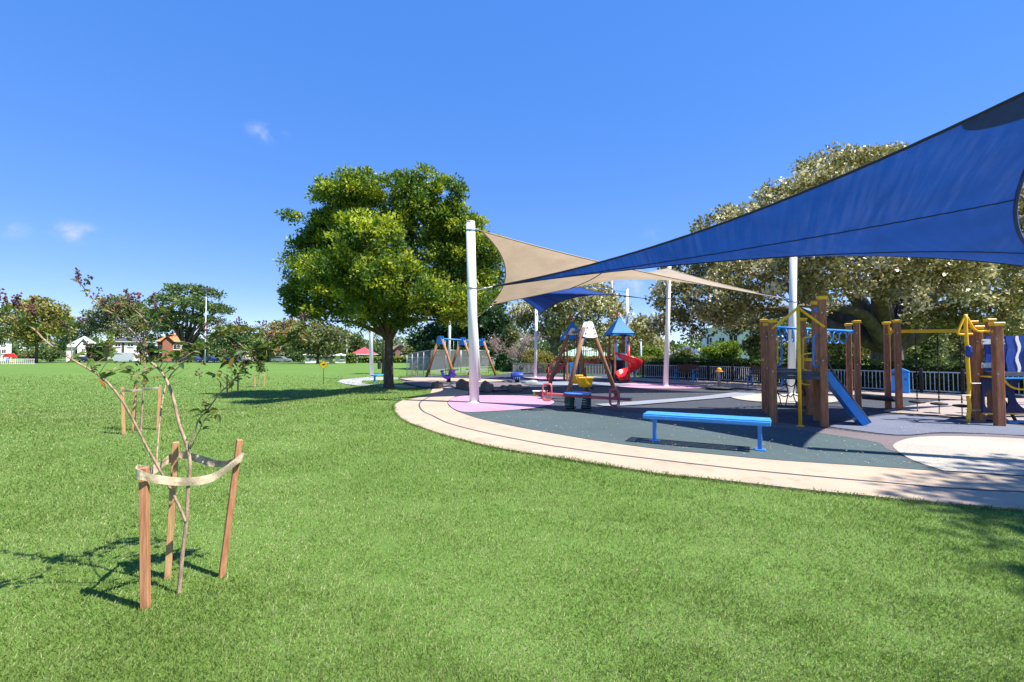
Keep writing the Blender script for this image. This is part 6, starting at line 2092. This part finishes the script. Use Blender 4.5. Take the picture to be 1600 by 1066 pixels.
# ------------------------------------------------------------------ young tree in front with its stakes and strap
M_sapleaf = leafy('sapling_leaf', (0.045, 0.095, 0.02), (0.15, 0.20, 0.035), (0.34, 0.17, 0.04), .35, .4, .4)
M_bud = pm('red_brown_buds', (.15, .05, .045), .6, .35, 60)
M_bud2 = pm('dusky_buds', (.10, .045, .045), .6, .35, 60)
sp0 = G(279.5, 928)
sap = thing('sapling', 'young staked tree with bare forking stems and red seed clusters in the foreground', 'sapling', sp0)
Y0 = sp0.y
def pl(items):
    return smooth_line([P(u, v, Y0 + dy) for (u, v, dy) in items], 5)
stems = []
def stem(items, r0, r1, nm='branch'):
    ln = pl(items)
    MB().tube(ln, list(np.linspace(r0, r1, len(ln)) * .68), 8).build(nm, M_sapbark, sap, world=True)
    stems.append((ln, r0))
    return ln
tk = [(279.5, 930, 0), (282, 900, 0), (284.5, 872, 0), (289, 836, .01), (292, 804, .01), (293, 781, .02), (295, 749, .03), (297, 725, .03), (292, 696, .04), (281, 666, .05), (273, 631, .07), (264, 603, .08), (253, 582, .09), (242, 571, .1), (232, 560, .11), (225, 547, .12), (221, 536, .12)]
stem(tk, .0185, .0105, 'trunk')
b1 = stem([(221, 536, .12), (210, 522, .13), (196, 508, .14), (181, 494, .15), (166, 484.5, .17), (152, 474, .18), (139, 460.5, .2), (129.5, 448, .2), (122, 436, .21)], .0095, .0035)
b2 = stem([(222, 538, .12), (226, 528, .1), (234, 513, .08), (245, 502, .06), (256, 495, .04), (268, 490, .02)], .0065, .003)
b2b = stem([(234, 512, .08), (226, 500, .09), (217, 490, .1), (206, 480, .1), (203, 466, .1)], .0045, .002)
b3 = stem([(290, 816, .0), (283, 798, -.01), (272, 775, -.02), (260, 753, -.04), (244.6, 725.5, -.06), (229, 698, -.09), (205, 650.6, -.13), (185.5, 619, -.17), (166, 596, -.2), (149, 583, -.22), (112.6, 562, -.26), (93, 549, -.29), (70, 532, -.32), (53.5, 515, -.34), (34, 504, -.36), (17, 497, -.38), (-4, 486, -.4)], .012, .005)
b3b = stem([(113, 563, -.26), (112, 548, -.27), (110, 534, -.27), (107, 520, -.28), (101, 511, -.28)], .006, .0025)
b3c = stem([(109, 526, -.275), (114, 519, -.28), (121, 515, -.28)], .004, .002)
b4 = stem([(245.5, 728, -.055), (245, 716, -.02), (248.5, 670, .06), (252.4, 635, .14), (258, 607, .2), (267, 586, .25), (288, 566, .3), (308, 550, .34), (332, 533, .37), (349, 525, .39), (370, 521, .41), (390, 518, .43)], .0085, .003)
b5 = stem([(296, 712, .035), (297, 694, .03), (306, 668, .03), (311.5, 654.6, .03), (327, 637, .04), (343, 615, .06), (356, 603, .07), (370, 588, .09), (381, 574, .1), (397, 560.6, .12), (417, 547, .14), (438, 541, .16), (458, 530, .18), (476, 515, .2)], .0085, .003)
b5b = stem([(297, 703, .035), (306, 684, .06), (314, 668, .08), (321, 655, .1), (329, 646, .11)], .004, .0018)
rs = random.Random(19)
Lv, Lt = [], []
def add_leaf(p, d, L, W, droop=.3):
    d = Vector(d).normalized()
    s = d.cross(Vector((rs.uniform(-.3, .3), rs.uniform(-.3, .3), 1))).normalized()
    n_ = s.cross(d)
    roll = rs.uniform(-.9, .9)
    s2 = s * math.cos(roll) + n_ * math.sin(roll)
    n2 = s2.cross(d)
    m1 = p + d * L * .33; m2 = p + d * L * .68 - Vector((0, 0, droop * L * .15)); tip = p + d * L - Vector((0, 0, droop * L * .4))
    lift = n2 * W * .25
    base = len(Lv)
    Lv.extend([p, m1 + s2 * W * .5 + lift, m1, m1 - s2 * W * .5 + lift, m2 + s2 * W * .42 + lift, m2, m2 - s2 * W * .42 + lift, tip])
    return base
LF = []
def leaf_at(p, out, L=None, tone=None):
    L = L or rs.uniform(.035, .075)
    d = Vector((out.x + rs.gauss(0, .5), out.y + rs.gauss(0, .6), out.z + rs.uniform(-.3, .6)))
    b = add_leaf(p, d, L, L * rs.uniform(.38, .5), rs.uniform(.1, .9))
    fs = [(b, b + 1, b + 2), (b, b + 2, b + 3), (b + 1, b + 4, b + 5, b + 2), (b + 2, b + 5, b + 6, b + 3), (b + 4, b + 7, b + 5), (b + 5, b + 7, b + 6)]
    LF.extend(fs)
    Lt.extend([rs.random() ** 3.2 if tone is None else tone] * 6)
def spray(ln, f0, f1, n, per=3):
    """short side twigs with a few leaves"""
    for k in range(n):
        f = f0 + (f1 - f0) * (k + rs.random()) / n
        i = min(len(ln) - 2, int(f * (len(ln) - 1)))
        p = ln[i]; ax_ = (ln[i + 1] - ln[i]).normalized()
        sd = Vector((rs.gauss(0, 1), rs.gauss(0, .8), rs.uniform(-.1, 1))); sd = (sd - ax_ * sd.dot(ax_)).normalized()
        tl = rs.uniform(.02, .09)
        e = p + (sd * .8 + ax_ * .5) * tl
        twg.tube([p, p.lerp(e, .6) + Vector((0, 0, .006)), e], [.0022, .0018, .001], 4)
        for j in range(per):
            q = p.lerp(e, rs.uniform(.2, 1))
            leaf_at(q, sd * .6 + ax_ * .4 + Vector((rs.gauss(0, .4), 0, -.05)))
twg = MB()
spray(b1, .25, .98, 8, 1); spray(b2, .25, 1, 12, 3); spray(b2b, .2, 1, 6, 2)
spray(b3, .8, 1, 10, 2); spray(b3, .55, .75, 4, 2); spray(b3b, .2, 1, 6, 2); spray(b3c, .2, 1, 3, 2)
spray(b4, .55, 1, 22, 3); spray(b5, .22, .45, 5, 2); spray(b5, .5, 1, 40, 3); spray(b5b, .3, 1, 5, 2)
tkl = pl(tk)
spray(tkl, .78, 1, 9, 2)
# the drooping leafy sprays either side of the stems
for (u, v, dy, n_, du, dv) in ((170, 575, -.2, 16, 22, 16), (205, 580, -.1, 12, 22, 16), (150, 560, -.22, 9, 14, 10), (258, 560, .1, 15, 26, 18), (290, 545, .2, 22, 30, 18), (240, 545, .12, 10, 16, 12), (320, 560, .2, 7, 14, 14), (335, 585, .08, 8, 14, 12), (318, 640, .03, 8, 12, 10), (338, 645, .04, 8, 12, 8), (366, 560, .1, 30, 24, 18), (395, 548, .12, 36, 26, 16), (425, 535, .15, 38, 28, 16), (465, 520, .19, 40, 26, 20), (350, 518, .4, 24, 24, 10), (405, 518, .42, 26, 24, 14)):
    for _ in range(int(n_ * .8)):
        q = P(u + rs.gauss(0, du * .5), v + rs.gauss(0, dv * .5), Y0 + dy + rs.gauss(0, .05))
        # tie each spray leaf to the closest stem by a thin twig
        best = min((pt for ln, _r in stems for pt in ln), key=lambda c: (c - q).length)
        if rs.random() < .5:
            twg.tube([best, best.lerp(q, .55) + Vector((0, 0, .012)), q], [.002, .0016, .001], 4)
        leaf_at(q, Vector((rs.gauss(0, .8), rs.gauss(0, .8), rs.uniform(-.4, .2))), rs.uniform(.04, .085))
twg.build('twigs', M_sapbark, sap, world=True, fix=False)['kind'] = 'stuff'
me = bpy.data.meshes.new('leaves')
me.from_pydata([tuple(p - sp0) for p in Lv], [], LF)
at = me.attributes.new('tone', 'FLOAT', 'FACE'); at.data.foreach_set('value', Lt)
lo_ = link_mesh('leaves', me, M_sapleaf, sap); lo_['kind'] = 'stuff'
# seed clusters
def panicle(u, v, dy, h, n_, lean=(0, 0), mat=None):
    base = P(u, v, Y0 + dy)
    k = (Y0 + dy) / F_PX
    top = base + Vector((lean[0] * k, 0, h * k + lean[1] * k))
    mb = MB()
    mb.tube([base, base.lerp(top, .5) + Vector((.004, 0, 0)), top], [.002, .0016, .001], 4)
    for i in range(n_):
        q = base.lerp(top, rs.uniform(.15, 1.05))
        e = q + Vector((rs.gauss(0, 1), rs.gauss(0, 1), rs.uniform(0, .8))).normalized() * rs.uniform(.006, .03) * (1.15 - .5 * (q - base).length / (h * k))
        mb.tube([q, e], [.001, .0008], 3, False)
        r_ = rs.uniform(.0042, .0068)
        mb.lathe([(.0008, -r_), (r_ * .8, -r_ * .55), (r_, .1 * r_), (r_ * .6, r_ * .75), (.0008, r_ * 1.25)], e, 6)
    mb.build('seed_cluster', mat or rs.choice([M_bud, M_bud2]), sap, world=True, fix=False)
for (u, v, dy, h, n_, ln_) in ((122, 440, .21, 20, 22, (-2, 0)), (126, 448, .2, 14, 14, (-6, 0)), (132, 448, .2, 16, 18, (8, 0)), (148, 470, .19, 22, 12, (8, 0)), (162, 482, .17, 22, 16, (7, 0)), (160, 478, .17, 10, 9, (0, 0)),
                               (203, 470, .1, 16, 24, (-8, 0)), (200, 478, .1, 20, 22, (12, 0)), (186, 488, .14, 16, 18, (-2, 0)), (215, 480, .1, 20, 20, (3, 0)), (243, 494, .06, 34, 14, (-4, 0)), (262, 488, .03, 14, 16, (6, 0)), (258, 492, .03, 14, 10, (-8, 0)),
                               (8, 488, -.38, 22, 24, (0, 0)), (20, 482, -.38, 18, 22, (8, 0)), (0, 470, -.39, 20, 18, (-2, 0)), (42, 494, -.36, 28, 18, (8, 0)), (30, 486, -.37, 14, 16, (-4, 0)), (50, 500, -.35, 14, 14, (4, 0)), (26, 470, -.38, 10, 9, (4, 0)), (-8, 480, -.39, 16, 20, (0, 0)),
                               (122, 514, -.28, 20, 16, (6, 0)), (100, 512, -.28, 12, 7, (-3, 0)), (134, 548, -.24, 14, 10, (2, 0)), (172, 552, -.18, 12, 8, (2, 0)), (142, 566, -.22, 14, 10, (-4, 0)),
                               (222, 532, .12, 14, 10, (2, 0)), (340, 520, .4, 20, 20, (3, 0)), (371, 510, .41, 14, 18, (4, 0)), (325, 527, .38, 20, 16, (-4, 0)), (382, 512, .42, 8, 8, (2, 0)), (408, 520, .42, 16, 16, (4, 0)), (320, 530, .36, 14, 10, (4, 0)),
                               (430, 532, .16, 20, 20, (-4, 0)), (438, 530, .16, 24, 22, (4, 0)), (455, 520, .18, 20, 22, (0, 0)), (466, 515, .19, 22, 22, (6, 0)), (476, 512, .2, 20, 18, (4, 0)), (422, 538, .15, 18, 14, (-5, 0)), (352, 555, .2, 8, 6, (0, 0)), (378, 566, .1, 26, 22, (-12, 0)), (372, 578, .1, 20, 16, (-10, 0)), (312, 592, .1, 14, 8, (-4, 0)), (321, 640, .03, 16, 8, (-3, 0))):
    panicle(u, v, dy, h, n_, ln_)

# ---- stakes: one object each
def stake(label, base, top, w, mat, group, rz=.5):
    o = MB()
    a, b = Vector(base), Vector(top)
    o.beam((0, 0, -.12), b - a, w, w, (math.cos(rz), math.sin(rz), 0), bev=w * .06)
    ob = o.build('stake', mat)
    ob.location = a
    tag(ob, label, 'stake', group)
    return ob
sN, sNt = G(228.5, 951), None
sNt = P(225, 731, sN.y)
sR_ = G(343, 902); sRt = P(374.5, 687, sR_.y)
sB_ = G(261, 903); sBt = P(275, 691, sB_.y)
GR = 'stakes around the foreground sapling'
stake('thick reddish stake nearest the camera at the left of the foreground sapling', sN, sNt, .041, M_stake, GR, .3)
stake('leaning reddish stake at the right of the foreground sapling', sR_, sRt, .036, M_stake, GR, .7)
stake('orange stake behind the foreground sapling trunk', sB_, sBt, .036, M_stake2, GR, .5)
def ribbon(name, label, loops, w, mat, th=.004):
    base = loops[0][0]
    t = thing(name, label, 'strap', base)
    for pts in loops:
        ln = smooth_line(pts, 6)
        mb = MB()
        vs, fs = [], []
        for i, p in enumerate(ln):
            tg = (ln[min(i + 1, len(ln) - 1)] - ln[max(i - 1, 0)]).normalized()
            n_ = tg.cross(Vector((0, 0, 1))).normalized()
            tw_ = .25 * math.sin(i * .5)
            up_ = (Vector((0, 0, 1)) * math.cos(tw_) + n_ * math.sin(tw_)).normalized()
            fold = .004 * math.sin(i * 1.3)
            vs += [p + up_ * w / 2 + n_ * th / 2, p + n_ * (th / 2 + .0015 + .3 * fold), p - up_ * w / 2 + n_ * th / 2, p - up_ * w / 2 - n_ * th / 2, p - n_ * (th / 2 - .0015 - .3 * fold), p + up_ * w / 2 - n_ * th / 2]
        k = 6
        for i in range(len(ln) - 1):
            for j in range(k):
                fs.append((i * k + j, i * k + (j + 1) % k, (i + 1) * k + (j + 1) % k, (i + 1) * k + j))
        mb.add(vs, fs, False)
        mb.build('band', mat, t, world=True)
    return t
yN, yR, yB = sN.y, sR_.y, sB_.y
front = [P(216, 733, yN + .03), P(214.5, 740, yN - .03), P(222, 743, yN - .045), P(240, 748, yN + .0), P(270, 752, yN + .1), P(300, 752.5, yN + .19), P(330, 747, yN + .28), P(355, 732, yN + .33), P(374, 717, yR - .032), P(380, 713, yR + .0)]
back = [P(379, 714, yR + .03), P(360, 724, yR + .05), P(335, 724, yR + .06), P(310, 717, yR + .05), P(288, 711, yB + .04), P(272, 712, yB + .035)]
left = [P(271, 714, yB + .035), P(262, 719, yB - .02), P(250, 728, yB - .1), P(238, 735, yN + .15), P(228, 735, yN + .04), P(217, 734, yN + .035)]
ribbon('tree_tie', 'beige hessian strap looped round the three stakes of the foreground sapling', [front, back, left], .052, M_strap)

# ------------------------------------------------------------------ smaller staked trees further off
def staked(label, stakes, trunk, strap, leaf_pts, n_leaf, leaf_L, mat, who, w=.05):
    words_ = ('left', 'middle', 'right')
    for k, (b, tt) in enumerate(stakes):
        g_ = G(*b); top = P(tt[0], tt[1], g_.y)
        nm = ('left' if k == 0 else 'right') if len(stakes) == 2 else words_[k]
        stake('%s timber stake of the %s' % (nm, who), g_, top, w, M_stake2, 'stakes around the far young trees')
    g_ = G(*trunk[0])
    t = thing('young_tree', label, 'sapling', g_)
    ln = smooth_line([g_ - Vector((0, 0, .03))] + [P(u, v, g_.y) for u, v in trunk[1:]], 4)
    MB().tube(ln, list(np.linspace(.022, .008, len(ln))), 7).build('trunk', M_sapbark, t, world=True)
    cents = []
    tw2 = MB()
    for (u, v, su, sv, m) in leaf_pts:
        for _ in range(m):
            q = P(u + rs.gauss(0, su), v + rs.gauss(0, sv), g_.y + rs.gauss(0, su * g_.y / F_PX))
            cents.append(tuple(q - g_))
            near = min(ln, key=lambda c: (c - q).length)
            if rs.random() < .5:
                tw2.tube([near, q], [.005, .002], 4, False)
    if tw2.v:
        tw2.build('twigs', M_sapbark, t, world=True, fix=False)['kind'] = 'stuff'
    v, tone = leaf_cloud(cents, [rs.random() for _ in cents], n_leaf, .05, leaf_L, .3, 5, 0)
    np_mesh('crown', v, np.arange(len(v)).reshape(-1, 4), mat, t, tone)
    if strap:
        pts = [P(u, v, G(*stakes[0][0]).y - .04) for u, v in strap]
        ribbon('tree_tie', 'pale strap across the stakes of the %s' % who, [pts], .045, M_strap)
staked('thin young tree with sparse leaves, staked behind the foreground sapling', [((194, 679), (191, 605)), ((208.5, 673), (211.5, 601)), ((246.5, 672), (249.8, 602))], [(220, 674), (221, 655), (223, 625), (225, 600), (225.5, 574), (226, 560)], [(190, 610.5), (205, 610.5), (220, 609), (236, 607.5), (251, 606)],
       [(222, 560, 8, 8, 16), (210, 590, 9, 8, 12), (236, 585, 10, 10, 12), (225, 545, 5, 6, 8)], 3, .07, M_sapleaf, 'second nearest young tree')
staked('slender young tree staked between the foreground sapling and the tree shade', [((355, 617.5), (355, 585.5)), ((371.8, 614.5), (372, 586))], [(362.5, 616), (362, 600), (362.5, 585), (362, 572)], None, [(362, 575, 3, 4, 7)], 3, .09, M_sapleaf, 'young tree left of the tree shade', .07)
staked('small bushy young tree in stakes near the top of the lawn', [((398.5, 605.5), (398, 585)), ((413, 604), (413.3, 584))], [(404, 605), (404, 590), (406, 580), (408, 570)], [(397.5, 586.5), (405, 586.5), (413.5, 586)], [(408, 576, 3.2, 3.2, 60), (409, 569, 2, 2, 18)], 4, .13, M_leaf_green, 'bushy young tree near the top of the lawn', .06)
staked('tiny young tree in stakes in front of the chain-link fence', [((644, 586), (644, 578)), ((652, 586), (652, 578))], [(650, 586), (650, 578), (650, 572)], None, [(650, 574, 2, 3, 22)], 4, .12, M_leaf_green, 'tiny young tree by the chain-link fence', .06)
